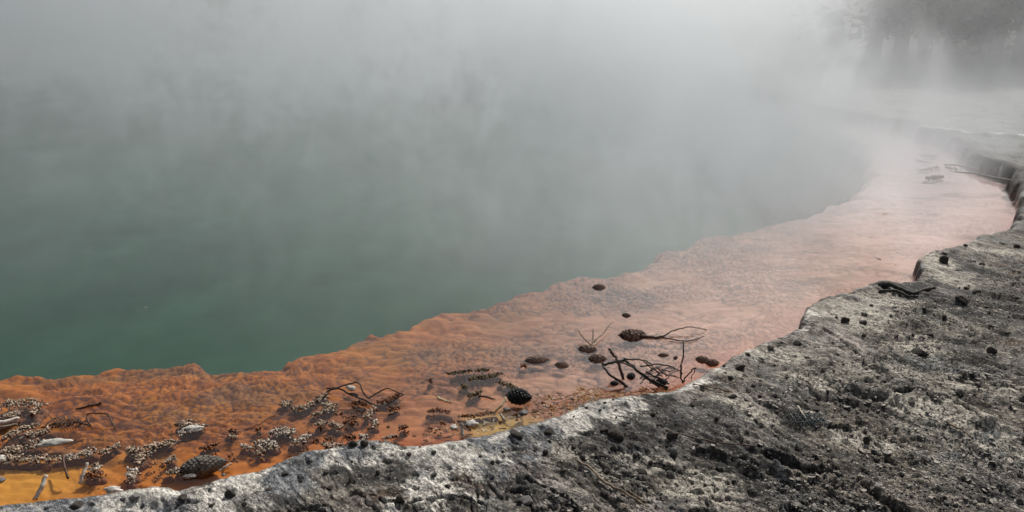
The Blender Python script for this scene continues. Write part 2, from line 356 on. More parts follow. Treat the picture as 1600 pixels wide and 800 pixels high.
# ---- bed material
g = NT('pool_bed'); P = g.pos(); crev, sm, off, tone = g.attr('mask')
sp = g.n('ShaderNodeSeparateXYZ'); g.set(sp.inputs[0], P); bx_, by_, bz_ = sp.outputs
PS = g.mapping(P, (1, 1.9, 1))
n1 = g.noise(PS, 1.2, 4, .6, .4); n2 = g.noise(PS, 7, 5, .6, .5); n3 = g.noise(PS, 40, 4, .65)
org = g.mix(g.ss(n2, .3, .7), (.26, .062, .003), (.47, .138, .008))
org = g.mix(g.ss(n1, .45, .65), org, (.36, .135, .02))
pink = g.mix(g.ss(n2, .3, .7), (.36, .155, .095), (.53, .275, .19))
org = g.mix(g.ss(g.math('SUBTRACT', bx_, g.math('MULTIPLY', off, 1.0)), -1.6, 1.0), org, pink)
org = g.mix(g.ss(bx_, 1.8, 4.2), org, (.60, .385, .36))
org = g.mix(g.math('MULTIPLY', g.ss(n1, .54, .66), .45), org, (.13, .055, .035))
org = g.mix(g.math('MULTIPLY', g.math('MULTIPLY', crev, g.ss(n3, .25, .6, .5, 1.0)), g.ss(bx_, .5, 4, 1, .35)), org, (.060, .016, .012))
shb = g.math('MULTIPLY', g.ss(off, .0, .16, 1, 0), g.ss(bx_, 3, 0))
org = g.mix(g.math('MULTIPLY', shb, .8), org, g.mix(g.ss(bx_, -1.1, -.3), (.54, .15, .006), (.42, .075, .005)))
yl = g.n('ShaderNodeVectorMath', operation='DISTANCE'); g.set(yl.inputs[0], g.mapping(P, (1, 1.6, 0))); yl.inputs[1].default_value = (*px(30, 745)[0:1], px(30, 745)[1] * 1.6, 0)
org = g.mix(g.ss(g.math('ADD', yl.outputs['Value'], g.math('MULTIPLY', n1, .3)), .62, .2), org, (.56, .235, .025))
yl = g.n('ShaderNodeVectorMath', operation='DISTANCE'); g.set(yl.inputs[0], g.mapping(P, (1, 1.6, 0))); yl.inputs[1].default_value = (px(790, 655)[0], px(790, 655)[1] * 1.6, 0)
org = g.mix(g.ss(g.math('ADD', yl.outputs['Value'], g.math('MULTIPLY', n2, .25)), .44, .2), org, (.48, .27, .06))
deep = g.mix(g.noise(P, .5, 3), (.006, .048, .024), (.010, .062, .033))
col = g.mix(g.ss(bz_, -.10, -.30), org, deep)
col = g.mix(g.math('MULTIPLY', g.ss(by_, 7, 8.5), g.ss(off, .035, .015)), col, (.055, .048, .045))
bed_m = g.pbsdf(col, .8, g.bump(g.math('MULTIPLY', n3, g.ss(bz_, -.3, -.1)), .35, .006), .2)
tag(link('pool_bed', mesh_np('pool_bed', bv, bq, True, ba), bed_m), kind='structure')

# ---- water: clear thin sheet with a real mirror on it
g = NT('pool_water'); P = g.pos()
wv = g.math('ADD', g.noise(g.mapping(P, (1, 2.2, 1), (0, 0, rad(12))), 2.6, 5, .66, 1.2), g.math('MULTIPLY', g.noise(g.mapping(P, (1, 2.6, 1)), 30, 2), .12))
nrm = g.bump(g.math('MULTIPLY', wv, g.ss(g.noise(P, .6, 3), .40, .62, .15, 1.0)), .035, .010)
ge = g.n('ShaderNodeNewGeometry'); dt = g.n('ShaderNodeVectorMath', operation='DOT_PRODUCT'); g.set(dt.inputs[0], nrm); g.set(dt.inputs[1], ge.outputs['Incoming'])
fr5 = g.math('POWER', g.math('SUBTRACT', 1.0, g.math('ABSOLUTE', dt.outputs['Value']), True), 5.0)
frs = g.math('ADD', .025, g.math('MULTIPLY', fr5, .975))          # mirror share of water, the same from either side
tr = g.n('ShaderNodeBsdfTransparent'); tr.inputs[0].default_value = (.93, .96, .95, 1)
gl = g.n('ShaderNodeBsdfGlossy'); gl.inputs['Roughness'].default_value = .035; g.set(gl.inputs['Normal'], nrm)
mx = g.n('ShaderNodeMixShader'); g.set(mx.inputs[0], frs); g.set(mx.inputs[1], tr.outputs[0]); g.set(mx.inputs[2], gl.outputs[0])
g.set(g.out.inputs[0], mx.outputs[0])
wp = [(p[0] * 1.0, p[1]) for p in shore]
wx0, wx1, wy0, wy1 = -37, 9.5, .2, 41
nx, ny = 60, 60
gx, gy = np.meshgrid(np.linspace(wx0, wx1, nx), np.linspace(wy0, wy1, ny))
di_ = np.where(inside(gx, gy, wp), 0, seg_dist(gx, gy, wp, True))
ii = np.arange(nx * ny).reshape(ny, nx)
wq = np.stack([ii[:-1, :-1], ii[:-1, 1:], ii[1:, 1:], ii[1:, :-1]], -1).reshape(-1, 4)
wq = wq[di_.reshape(-1)[wq].min(1) < .9]
tag(link('water', mesh_np('water', np.stack([gx, gy, gx * 0], -1).reshape(-1, 3), wq), g.m), kind='structure')

# ------------------------------------------------------------------ steam
g = NT('steam'); P = g.coord()
sp = g.n('ShaderNodeSeparateXYZ'); g.set(sp.inputs[0], P); x_, y_, z_ = sp.outputs
nz = g.noise(g.mapping(P, (.30, .17, .38), (0, rad(18), 0)), 1.0, 4.0, .55, 1.1)
nz2 = g.noise(g.mapping(P, (1.35, .55, .75), (0, rad(26), 0), (3, 1, 5)), 1.0, 3.0, .6, 1.2)
wisp = g.ss(nz2, .51, .67)
cl = g.math('ADD', g.math('MULTIPLY', g.ss(nz, .45, .57), 1.3), g.math('MULTIPLY', wisp, 4.4))
base = g.ss(y_, 3.6, 11)
rgt = g.ss(g.math('SUBTRACT', x_, g.math('MULTIPLY', y_, .02)), -1.2, 2.4)
dens = g.math('ADD', .030, g.math('MULTIPLY', rgt, .165))
dens = g.math('ADD', dens, g.math('MULTIPLY', g.ss(y_, 10, 17), .11))
dens = g.math('MULTIPLY', g.math('MULTIPLY', dens, base), cl)
dens = g.math('ADD', dens, g.math('MULTIPLY', g.math('MULTIPLY', wisp, g.ss(y_, 4.2, 5.5)), .10))
dens = g.math('MULTIPLY', dens, g.math('SUBTRACT', 1.0, g.math('MULTIPLY', g.math('MULTIPLY', g.ss(x_, 1.0, 3.6), g.ss(y_, 7.8, 10)), .82)))
low = g.ss(z_, .0, 1.1, 1, .12)
dens = g.math('ADD', dens, g.math('MULTIPLY', g.math('MULTIPLY', g.math('MULTIPLY', g.ss(x_, -1.0, 2.7), g.ss(y_, 3.25, 6.2)), low), g.ss(nz2, .36, .62, .34, 1.05)))
s1 = g.math('SUBTRACT', g.math('SUBTRACT', y_, 2.7), g.math('MULTIPLY', g.math('ADD', x_, 2.0), .59))
s2 = g.math('SUBTRACT', g.math('SUBTRACT', y_, 4.7), g.math('MULTIPLY', g.math('SUBTRACT', x_, 1.9), 1.0))
over = g.math('MAXIMUM', g.math('MULTIPLY', g.ss(s1, .0, 1.4), g.ss(s2, -.1, 1.3)), g.ss(y_, 9, 13))
dens = g.math('MULTIPLY', dens, over)
zn = g.math('ADD', z_, g.math('MULTIPLY', g.math('SUBTRACT', nz, .5), 2.2))
open_ = g.ss(g.math('SUBTRACT', x_, g.math('MULTIPLY', y_, .40)), -.8, .8)
dens = g.math('MULTIPLY', dens, g.math('SUBTRACT', 1.0, g.math('MULTIPLY', open_, g.ss(zn, .85, 1.7, 0, .68))))
thin = g.math('MULTIPLY', g.math('MULTIPLY', g.ss(g.math('SUBTRACT', x_, g.math('MULTIPLY', y_, .27)), -.2, .7), g.ss(y_, 5.5, 7.5)), g.math('MULTIPLY', g.ss(z_, .15, .45), g.ss(z_, 1.3, .95)))
dens = g.math('MULTIPLY', dens, g.math('SUBTRACT', 1.0, g.math('MULTIPLY', thin, .45)))
land = g.math('MULTIPLY', g.ss(x_, 5.0, 8.0), g.ss(y_, 8, 12))
dens = g.math('MULTIPLY', dens, g.math('SUBTRACT', 1.0, g.math('MULTIPLY', land, .45)))
dens = g.math('MULTIPLY', dens, g.ss(z_, 2.6, 4.4, 1, 0))
dens = g.math('MULTIPLY', dens, g.ss(y_, 34, 40, 1, 0))
dens = g.math('MULTIPLY', dens, g.ss(x_, -34, -24, 0, 1))
dens = g.math('MULTIPLY', dens, g.ss(x_, 17, 24, 1, 0))
vol = g.n('ShaderNodeVolumePrincipled'); vol.inputs['Color'].default_value = (.79, .825, .86, 1); vol.inputs['Anisotropy'].default_value = .79
g.set(vol.inputs['Density'], dens); vol.inputs['Density Attribute'].default_value = ''
g.set(g.out.inputs['Volume'], vol.outputs[0])
sx0, sx1, sy0, sy1, sz0, sz1 = -34, 24, 3.2, 40, -.02, 4.4
bxv = [(a, b, c) for c in (sz0, sz1) for b in (sy0, sy1) for a in (sx0, sx1)]
steam = link('steam', mesh_np('steam', bxv, [(0,2,3,1),(4,5,7,6),(0,1,5,4),(2,6,7,3),(0,4,6,2),(1,3,7,5)], False), g.m)
tag(steam, 'white steam drifting off the hot pool', 'steam', kind='stuff')
STEP = 0.8
g.m.cycles.volume_step_rate = STEP
#OBJECTS
# ------------------------------------------------------------------ materials of the things
def mat_wood(name, a, b, rough=.75, sc_=30):
    g = NT(name); P = g.coord(); n = g.noise(g.mapping(P, (1, 1, 1)), sc_, 5, .65)
    return g.pbsdf(g.mix(g.ss(n, .35, .65), a, b), rough, g.bump(g.noise(P, sc_ * 4, 3), .5, .003))
M_black = mat_wood('charred_twig', (.012, .009, .008), (.035, .025, .02), .55)
M_brown = mat_wood('wet_brown_twig', (.035, .016, .010), (.10, .05, .03), .6)
M_bleach = mat_wood('bleached_wood', (.30, .25, .20), (.62, .57, .50), .8)
M_tan = mat_wood('tan_twig', (.12, .085, .055), (.26, .20, .14), .8)
M_stone = mat_wood('dark_stone', (.016, .014, .013), (.075, .062, .052), .85, 45)
M_gstone = mat_wood('grey_stone', (.07, .07, .07), (.22, .21, .20), .85, 45)
M_bstone = mat_wood('brown_stone', (.035, .022, .015), (.14, .095, .065), .85, 45)
M_wstone = mat_wood('pale_stone', (.30, .29, .26), (.60, .57, .52), .85, 45)
M_root = mat_wood('weathered_root', (.016, .015, .014), (.085, .078, .070), .9, 50)
M_leaf = mat_wood('leaf_litter', (.14, .045, .012), (.42, .22, .07), .7, 60)
M_straw = mat_wood('straw_litter', (.35, .27, .14), (.60, .50, .33), .8, 60)
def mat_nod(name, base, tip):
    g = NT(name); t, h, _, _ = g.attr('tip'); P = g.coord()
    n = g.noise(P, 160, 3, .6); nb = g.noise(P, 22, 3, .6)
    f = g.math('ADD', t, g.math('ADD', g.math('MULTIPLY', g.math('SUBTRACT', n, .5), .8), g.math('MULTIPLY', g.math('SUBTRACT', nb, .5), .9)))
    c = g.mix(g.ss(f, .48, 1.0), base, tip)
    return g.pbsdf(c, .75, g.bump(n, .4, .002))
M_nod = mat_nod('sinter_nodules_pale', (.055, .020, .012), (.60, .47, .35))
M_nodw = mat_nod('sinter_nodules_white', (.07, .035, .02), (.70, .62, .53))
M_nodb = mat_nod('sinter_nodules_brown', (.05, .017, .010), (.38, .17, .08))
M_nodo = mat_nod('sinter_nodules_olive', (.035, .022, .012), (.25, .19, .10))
M_grit = mat_wood('crusted_grit', (.10, .032, .010), (.24, .075, .018), .8, 60)
M_cone = mat_wood('cone_scale_black', (.008, .009, .009), (.028, .030, .030), .6, 60)
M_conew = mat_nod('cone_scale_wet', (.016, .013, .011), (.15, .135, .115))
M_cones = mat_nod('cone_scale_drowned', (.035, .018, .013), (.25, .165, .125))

# ------------------------------------------------------------------ builders
def tube_np(pts, r0, r1, sides=7, jit=.0, seed=0):
    """one bent tapering tube along pts"""
    rs = np.random.RandomState(abs(int(seed)) % 99991)
    p = np.array(pts, float)
    q = [p[0]]
    for i in range(len(p) - 1):                                   # resample with Catmull-Rom
        a = p[max(i - 1, 0)]; b, c = p[i], p[i + 1]; d = p[min(i + 2, len(p) - 1)]
        for t in np.linspace(0, 1, 6)[1:]:
            q.append(.5 * ((2 * b) + (c - a) * t + (2 * a - 5 * b + 4 * c - d) * t * t + (3 * b - a - 3 * c + d) * t ** 3))
    q = np.array(q); q[1:-1] += rs.normal(0, jit, (len(q) - 2, 3))
    n = len(q); V, Fc = [], []
    for i in range(n):
        T = q[min(i + 1, n - 1)] - q[max(i - 1, 0)]; T = T / (np.linalg.norm(T) + 1e-9)
        u = np.cross(T, (0, 0, 1) if abs(T[2]) < .9 else (1, 0, 0)); u /= np.linalg.norm(u); v = np.cross(T, u)
        r = (r0 + (r1 - r0) * i / (n - 1)) * (1 + rs.uniform(-.14, .14))
        for k in range(sides):
            a = 2 * math.pi * k / sides; V.append(q[i] + r * (math.cos(a) * u + math.sin(a) * v))
    for i in range(n - 1):
        for k in range(sides):
            a, b = i * sides + k, i * sides + (k + 1) % sides
            Fc.append((a, b, b + sides, a + sides))
    c0, c1 = len(V), len(V) + 1; V += [q[0], q[-1]]
    for k in range(sides):
        Fc.append((c0, (k + 1) % sides, k, k)); Fc.append((c1, (n - 1) * sides + k, (n - 1) * sides + (k + 1) % sides, (n - 1) * sides + (k + 1) % sides))
    return np.array(V), [tuple(f) for f in Fc]
def poly_mesh(name, parts, smooth=True):
    """join (V, F) pieces, all of ONE part"""
    V, Fs, o = [], [], 0
    for v, f in parts:
        V.append(v); Fs += [tuple(dict.fromkeys(int(i) + o for i in q)) for q in f]; o += len(v)
    me = bpy.data.meshes.new(name); me.from_pydata(np.concatenate(V).tolist(), [], Fs); me.update()
    me.polygons.foreach_set('use_smooth', [smooth] * len(me.polygons))
    return me
def ico(sub=2):
    import bmesh
    bm = bmesh.new(); bmesh.ops.create_icosphere(bm, subdivisions=sub, radius=1)
    V = np.array([v.co[:] for v in bm.verts]); Fc = np.array([[v.index for v in f.verts] for f in bm.faces]); bm.free()
    return V, Fc
ICO2, ICO1, ICO3 = ico(2), ico(1), ico(3)
def noise3(V, s, seed):
    a = perlin(V[:, 0] * s + seed, V[:, 1] * s + V[:, 2] * s * .7, seed)
    b = perlin(V[:, 2] * s - seed, V[:, 0] * s * .8 - V[:, 1] * s, seed + 3)
    return (a + b) * .7
def finger_proto():
    """one blunt curled knob, 6 sides, along +Z"""
    n, sides = 5, 6; V, T = [], []
    prof = [(.55, 0), (.5, .35), (.62, .7), (.66, .95), (.35, 1.18)]
    for i, (r, h) in enumerate(prof):
        bend = .35 * (h ** 2)
        for k in range(sides):
            a = 2 * math.pi * k / sides; V.append((r * math.cos(a) * .5 + bend * .6, r * math.sin(a) * .5, h)); T.append(h / 1.2)
    V.append((.55, 0, 1.22)); T.append(1.0)
    Fc = [(i * sides + k, i * sides + (k + 1) % sides, (i + 1) * sides + (k + 1) % sides, (i + 1) * sides + k) for i in range(n - 1) for k in range(sides)]
    Ft = [((n - 1) * sides + k, (n - 1) * sides + (k + 1) % sides, n * sides, n * sides) for k in range(sides)]
    return np.array(V), np.array(Fc + Ft), np.array(T)
FV, FF, FT = finger_proto()
def rotm(ax, a):
    return np.array(Matrix.Rotation(a, 3, Vector(ax)))
def nodule_mesh(name, spots, size, rs, up=.55):
    """a crust of small curled knobs round the given points: (x, y, z, radius)"""
    Vs, Fs, Ts, o = [], [], [], 0
    for (x, y, z) in spots:
        s = size * rs.choice([.5, .7, .9, 1.1, 1.5]) * rs.uniform(.85, 1.15)
        dirv = Vector((rs.normal(), rs.normal(), abs(rs.normal()) + up)).normalized()
        q = np.array(Vector((0, 0, 1)).rotation_difference(dirv).to_matrix()) @ rotm((0, 0, 1), rs.uniform(0, 6.28))
        v = (FV * (s * rs.uniform(.8, 1.2), s * rs.uniform(.8, 1.2), s)) @ q.T + (x, y, z)
        Vs.append(v); Fs.append(FF + o); o += len(v); Ts.append(FT + rs.uniform(-.25, .2))
    V_, F_, T_ = np.concatenate(Vs), np.concatenate(Fs), np.concatenate(Ts)
    me = bpy.data.meshes.new(name)
    me.from_pydata(V_.tolist(), [], [tuple(dict.fromkeys(f)) for f in F_.tolist()]); me.update()
    me.polygons.foreach_set('use_smooth', [True] * len(me.polygons))
    at = me.color_attributes.new('tip', 'FLOAT_COLOR', 'POINT')
    at.data.foreach_set('color', np.stack([T_, T_ * 0, T_ * 0, T_ * 0 + 1], -1).astype(np.float32).ravel())
    return me
def clump(path, width, label, m=None, n=90, size=.011, lift=0.0, group=None, name='encrusted_clump', cat='clump', rise=.011):
    """knobbly sinter-coated litter along a path of photo places, standing out of the shallow water"""
    rs = np.random.RandomState(abs(hash((path[0][0], path[0][1], 5))) % 100000)
    n = int(n * 2.1); size = size * .88; W = [px(u, v) for u, v in path]; cx, cy_ = np.mean([p[0] for p in W]), np.mean([p[1] for p in W])
    root = empty(name, (cx, cy_, 0)); tag(root, label, cat, group)
    segs = [(W[i], W[i + 1]) for i in range(len(W) - 1)] or [(W[0], W[0])]
    ln = np.array([math.hypot(a[0] - b[0], a[1] - b[1]) + 1e-4 for a, b in segs]); pr = ln / ln.sum()
    spots, core = [], []
    for _ in range(n):
        i = rs.choice(len(segs), p=pr); t = rs.rand(); (ax, ay), (bx2, by2) = segs[i]
        e = float(np.clip(rs.normal(0, .34), -.75, .75)) * width; f = float(np.clip(rs.normal(0, .34), -.75, .75)) * width * 1.3
        x, y = ax + (bx2 - ax) * t + e, ay + (by2 - ay) * t + f
        q = math.exp(-(e * e + f * f) / (width * width))
        spots.append((x - cx, y - cy_, -.013 + rise * q * rs.uniform(.5, 1.15) + lift))
    link('knobs', nodule_mesh('knobs', spots, size, rs), m or M_nod, root)
    fl_ = []
    for k in range(max(4, n // 7)):
        q = spots[rs.randint(len(spots))]; a_ = rs.uniform(0, 6.28); c_, s_ = math.cos(a_), math.sin(a_); L_ = size * rs.uniform(.5, 1.7)
        v = np.array([(-1, -.2, 0), (1, -.12, .15), (.8, .25, .2), (-.9, .2, .05), (-1, -.2, .2), (1, -.12, .35), (.8, .25, .4), (-.9, .2, .25)]) * (L_, L_ * rs.uniform(.4, 1.3), L_ * rs.uniform(.5, 1.2))
        v = v @ np.array([(c_, s_, 0), (-s_, c_, 0), (0, 0, 1)]) + (q[0], q[1], q[2] + size * rs.uniform(.2, .9))
        fl_.append((v, [(3,2,1,0),(4,5,6,7),(0,1,5,4),(1,2,6,5),(2,3,7,6),(3,0,4,7)]))
    link('flakes', poly_mesh('flakes', fl_, False), M_tan if m in (None, M_nodw) else M_brown, root)
    # the sunken bed of grit the knobs grow on
    pts = []
    for k in range(max(4, int(n / 9))):
        i = rs.choice(len(segs), p=pr); t = rs.rand(); (ax, ay), (bx2, by2) = segs[i]
        x, y = ax + (bx2 - ax) * t + rs.normal(0, .25) * width, ay + (by2 - ay) * t + rs.normal(0, .25) * width
        zb = zat(x, y); r_ = width * rs.uniform(.15, .35)
        hb = max(.004, (-zb) * .5)
        v = ICO2[0] * (r_ * 1.5 + hb * .5, r_ + hb * .5, hb) + (x - cx, y - cy_, zb)
        v = v + .10 * r_ * noise3(v, 60, 5)[:, None]
        pts.append((v, ICO2[1]))
    link('grit_base', poly_mesh('grit_base', pts), M_grit, root)
    return root
def stone_mesh(seed, flat=.6):
    v, f = ICO2; rs = np.random.RandomState(seed)
    v = v.copy()
    for _ in range(7):                                            # knock off facets
        n = rs.normal(size=3); n /= np.linalg.norm(n); h = v @ n; c = rs.uniform(.45, .8)
        v = v - np.outer(np.clip(h - c, 0, None), n)
    v *= (rs.uniform(.8, 1.1), rs.uniform(.6, .9), flat * rs.uniform(.8, 1.2)); v += v * (.12 * noise3(v, 3, seed)[:, None])
    me = mesh_np('stone', v, np.array(f), False); return me
SM = [stone_mesh(i, .55 + .12 * (i % 3)) for i in range(10)]
def stone(u, v, wpx, label, group=None, m=None, name='stone', cat='stone', sq=1.0, water=False, seed=None):
    x, y = px(u, v, 0 if water else .1)
    for _ in range(3): x, y = px(u, v, max(zat(x, y), 0) if not water else 0)
    z = zat(x, y); D_ = math.sqrt(x * x + y * y + (CAM_H - z) ** 2); s = wpx / F * D_ / 2
    rs = random.Random(int(u * 7 + v * 13))
    o = bpy.data.objects.new(name, SM[rs.randrange(10) if seed is None else seed]); C.objects.link(o)
    if m is not None or not o.data.materials:
        if not o.data.materials: o.data.materials.append(M_stone)
        if m is not None: o.material_slots[0].link = 'OBJECT'; o.material_slots[0].material = m
    o.location = (x, y, (z if not water else max(z, -.012)) + s * .25 * sq); o.scale = (s, s, s * sq)
    o.rotation_euler = (rs.uniform(-.3, .3), rs.uniform(-.3, .3), rs.uniform(0, 6.28))
    return tag(o, label, cat, group)
def cone(u, v, lpx, ang, label, m_scale=None, m_core=None, fat=.46, z0=None, tilt=0.0, group=None, dark_tip=False, scale_open=.5, rows=15, big=1.0):
    """pine cone: core, spiral scales, stalk; lies along its own X axis"""
    x, y = px(u, v); D_ = math.sqrt(x * x + y * y + CAM_H ** 2); L = lpx / F * D_ * (.82 if lpx < 38 else .92)
    if z0 is None: z0 = max(zat(x, y), -.02)
    root = empty('pine_cone', (x, y, z0), ang); root.rotation_euler = (0, tilt, ang); tag(root, label, 'pine cone', group)
    def rad_at(t): return L * .5 * fat * (math.sin(math.pi * min(1, t * .93 + .10)) ** .62) * (1.05 - .25 * t)
    v_, f_ = ICO3; t = (v_[:, 0] + 1) / 2
    rr_ = np.array([rad_at(k) * .78 for k in t]); nn = np.hypot(v_[:, 1], v_[:, 2]) + 1e-6
    cv = np.stack([(t - .5) * L, v_[:, 1] / nn * rr_ * np.minimum(1, nn * 2), v_[:, 2] / nn * rr_ * np.minimum(1, nn * 2)], -1)
    link('core', mesh_np('core', cv, f_), m_core or M_brown, root)
    Vs, Fs, Ts, o = [], [], [], 0; n = rows * 8
    for i in range(n):
        t = (i + .5) / n; a = i * 2.39996; R_ = rad_at(t)
        s = big * L * .085 * random.uniform(.8, 1.25) * (.65 + .6 * math.sin(math.pi * min(1, t * .9 + .1)))
        out = R_ * (.80 + .2 * scale_open)
        # rhombic scale: base on the core, lifted outer lip pointing to the tip
        b = np.array([(-.6, -.55, -.35), (-.6, .55, -.35), (.45, .85, .10), (.45, -.85, .10), (.95, 0, .30), (.25, 0, .42), (.55, .45, -.05), (.55, -.45, -.05)]) * s
        b[:, 2] *= (1 + scale_open)
        ca, sa = math.cos(a), math.sin(a)
        P_ = np.stack([(t - .5) * L + b[:, 0], (out + b[:, 2]) * ca - b[:, 1] * sa, (out + b[:, 2]) * sa + b[:, 1] * ca], -1)
        Vs.append(P_); Ts += [.1, .1, .7, .7, 1, .9, .2, .2]
        Fs += [(o, o + 1, o + 2, o + 5), (o, o + 5, o + 3, o), (o + 2, o + 4, o + 5, o + 2), (o + 4, o + 3, o + 5, o + 4), (o + 2, o + 6, o + 4, o + 2), (o + 4, o + 7, o + 3, o + 4), (o + 6, o + 7, o + 4, o + 6), (o + 1, o, o + 7, o + 6), (o + 1, o + 6, o + 2, o + 1), (o, o + 3, o + 7, o)]
        o += 8
    me = bpy.data.meshes.new('scales'); me.from_pydata(np.concatenate(Vs).tolist(), [], [tuple(dict.fromkeys(f)) for f in Fs]); me.update()
    at = me.color_attributes.new('tip', 'FLOAT_COLOR', 'POINT'); T_ = np.array(Ts)
    at.data.foreach_set('color', np.stack([T_, T_, T_, T_ * 0 + 1], -1).astype(np.float32).ravel())
    link('scales', me, m_scale or M_cone, root)
    sv, sf = tube_np([(-.5 * L, 0, 0), (-.56 * L, .01 * L, .01 * L), (-.62 * L, .03 * L, 0)], L * .045, L * .03, 7)
    link('stalk', poly_mesh('stalk', [(sv, sf)]), M_brown, root)
    return root
def w3(u, v, h=0.0, ground=False):
    """photo place -> point on the water (or crust), h above it; with h the place keeps its pixel"""
    if ground:
        x, y = px(u, v, .1)
        for _ in range(3): x, y = px(u, v, zat(x, y) + h)
        return (x, y, zat(x, y) + h)
    x, y = px(u, v, h); return (x, y, h)
def branch(name, label, limbs, m, cat='branch', ground=False, group=None, jit=.0022, sides=7):
    """limbs: (part name, [(u, v, h) ...], thickness px at both ends); the first is the main stem"""
    p0 = w3(*limbs[0][1][0][:2], 0, ground); root = empty(name, p0); tag(root, label, cat, group)
    for k, (pn, pts, t0, t1) in enumerate(limbs):
        W = [w3(a[0], a[1], a[2], ground) for a in pts]
        Dm = math.sqrt(W[0][0] ** 2 + W[0][1] ** 2 + CAM_H ** 2)
        vv, ff = tube_np([np.subtract(q, p0) for q in W], t0 / F * Dm / 2, t1 / F * Dm / 2, sides, jit, k + len(pts))
        link(pn, poly_mesh(pn, [(vv, ff)]), m, root)
    return root
def stick(name, label, pts, t0, t1, m, cat='stick', ground=False, group=None, jit=.0018):
    p0 = w3(*pts[0], ground=ground) if len(pts[0]) > 2 else w3(*pts[0], 0, ground)
    W = [w3(a[0], a[1], a[2] if len(a) > 2 else 0, ground) for a in pts]; p0 = W[0]
    Dm = math.sqrt(p0[0] ** 2 + p0[1] ** 2 + CAM_H ** 2)
    vv, ff = tube_np([np.subtract(q, p0) for q in W], t0 / F * Dm / 2, t1 / F * Dm / 2, 9, jit, int(pts[0][0]))
    o = link(name, poly_mesh(name, [(vv, ff)]), m); o.location = p0
    return tag(o, label, cat, group)

# ------------------------------------------------------------------ pine cones
cone(812, 625, 40, rad(-12), 'black dry pine cone with open scales by the yellow patch at the rim', M_cone, M_cone, .62, .018, scale_open=.9, rows=16)
cone(318, 730, 66, rad(14), 'largest pine cone, half drowned and grey crusted, near the bottom left rim', M_conew, M_cone, .42, .004, rad(-6), scale_open=.6, rows=24)
cone(840, 562, 40, rad(8), 'smooth grey brown pine cone lying in pink water above the black cone', M_cones, M_brown, .36, -.006, scale_open=.5, rows=13, big=1.3)
cone(878, 570, 24, rad(-6), 'small brown pine cone just right of the smooth grey one', M_cones, M_brown, .46, -.003, scale_open=.8, rows=9, big=1.7)
cone(936, 449, 22, rad(2), 'farthest small pine cone, alone near the edge of the green water', M_cones, M_brown, .42, 0, scale_open=.8, rows=9, big=1.7)
cone(918, 545, 34, rad(-10), 'drowned pine cone left of the black tangle, upper of two', M_cones, M_brown, .40, -.006, scale_open=.8, rows=9, big=1.7)
cone(934, 560, 32, rad(6), 'drowned pine cone left of the black tangle, lower of two', M_cones, M_brown, .46, -.004, scale_open=.8, rows=9, big=1.7)
cone(989, 524, 40, rad(2), 'dark long pine cone at the thick end of a floating twig', M_cones, M_brown, .36, 0, scale_open=.8, rows=9, big=1.7)
cone(979, 493, 16, rad(-20), 'tiny brown pine cone above the long floating one', M_cones, M_brown, .6, 0, scale_open=.4)
cone(1037, 555, 18, rad(0), 'small dark pine cone in the water above the black tangle', M_cones, M_brown, .45, 0, scale_open=.4)
cone(1056, 559, 12, rad(50), 'smallest dark cone beside the upright black twig', M_cones, M_brown, .6, 0, scale_open=.4)
cone(1098, 562, 22, rad(-12), 'brown pine cone touching the rim, left of a pair', M_cones, M_brown, .5, 0, scale_open=.8, rows=9, big=1.7)
cone(1113, 568, 22, rad(-5), 'brown pine cone touching the rim, right of a pair', M_cones, M_brown, .5, .004, scale_open=.8, rows=9, big=1.7)
cone(986, 589, 16, rad(30), 'small dark cone under the left arch of the black tangle', M_cone, M_brown, .7, .004, scale_open=.8, rows=9, big=1.7)
cone(960, 600, 14, rad(0), 'small dark cone on the rust litter left of the black tangle', M_cone, M_brown, .6, .004, scale_open=.8, rows=9, big=1.7)
cone(1033, 604, 24, rad(20), 'black cone under the foot of the upright twig', M_cone, M_cone, .6, .022, scale_open=.8)

# ------------------------------------------------------------------ twigs and branches in the water
branch('dead_branch', 'black tangled dead branch arching out of the water beside the rim', [
  ('stem', [(1044,606,.01),(1010,590,.05),(985,570,.10),(975,560,.12)], 5.0, 3.7), ('twig', [(980,561,.12),(955,567,.09),(941,570,.07)], 3.7, 3.7),
  ('twig', [(941,570,.07),(952,585,.05),(970,597,.02),(980,604,0)], 3.7, 4.3), ('twig', [(943,571,.07),(965,566,.10),(985,572,.10),(1008,587,.06),(1030,605,.02)], 2.5, 2.5),
  ('twig', [(975,560,.12),(1000,563,.12),(1012,565,.11),(1020,573,.09),(1035,588,.04)], 2.5, 1.6), ('twig', [(1000,572,.09),(1030,570,.09),(1055,575,.06),(1066,584,.03)], 2.5, 1.9),
  ('twig', [(1010,580,.07),(1030,592,.05),(1045,600,.03)], 3.1, 2.5), ('twig', [(1066,598,.0),(1064,575,.07),(1068,555,.13),(1067,534,.19)], 3.1, 1.9),
  ('twig', [(1066,598,.0),(1080,580,.05),(1087,575,.06)], 2.5, 1.9), ('twig', [(1080,592,.0),(1084,580,.04),(1088,574,.07)], 1.9, 1.2),
  ('twig', [(1000,592,.04),(1022,577,.08),(1050,580,.06)], 1.9, 1.2), ('twig', [(1005,565,.11),(1030,582,.06),(1062,590,.02)], 1.9, 1.2),
  ('twig', [(1015,600,.02),(1035,580,.08),(1052,572,.08)], 1.9, 1.1), ('twig', [(1025,572,.09),(1040,585,.06),(1058,590,.03)], 2.2, 1.2)] +
  [('twig', [(1000 + 5 * k, 600 - (k * 7) % 22, .02 + .008 * (k % 5)), (1014 + 5 * k, 588 - (k * 5) % 16, .05 + .006 * (k % 4)), (1030 + 4 * k, 592 - (k * 11) % 26, .03)], 1.5, .7) for k in range(10)], M_black)
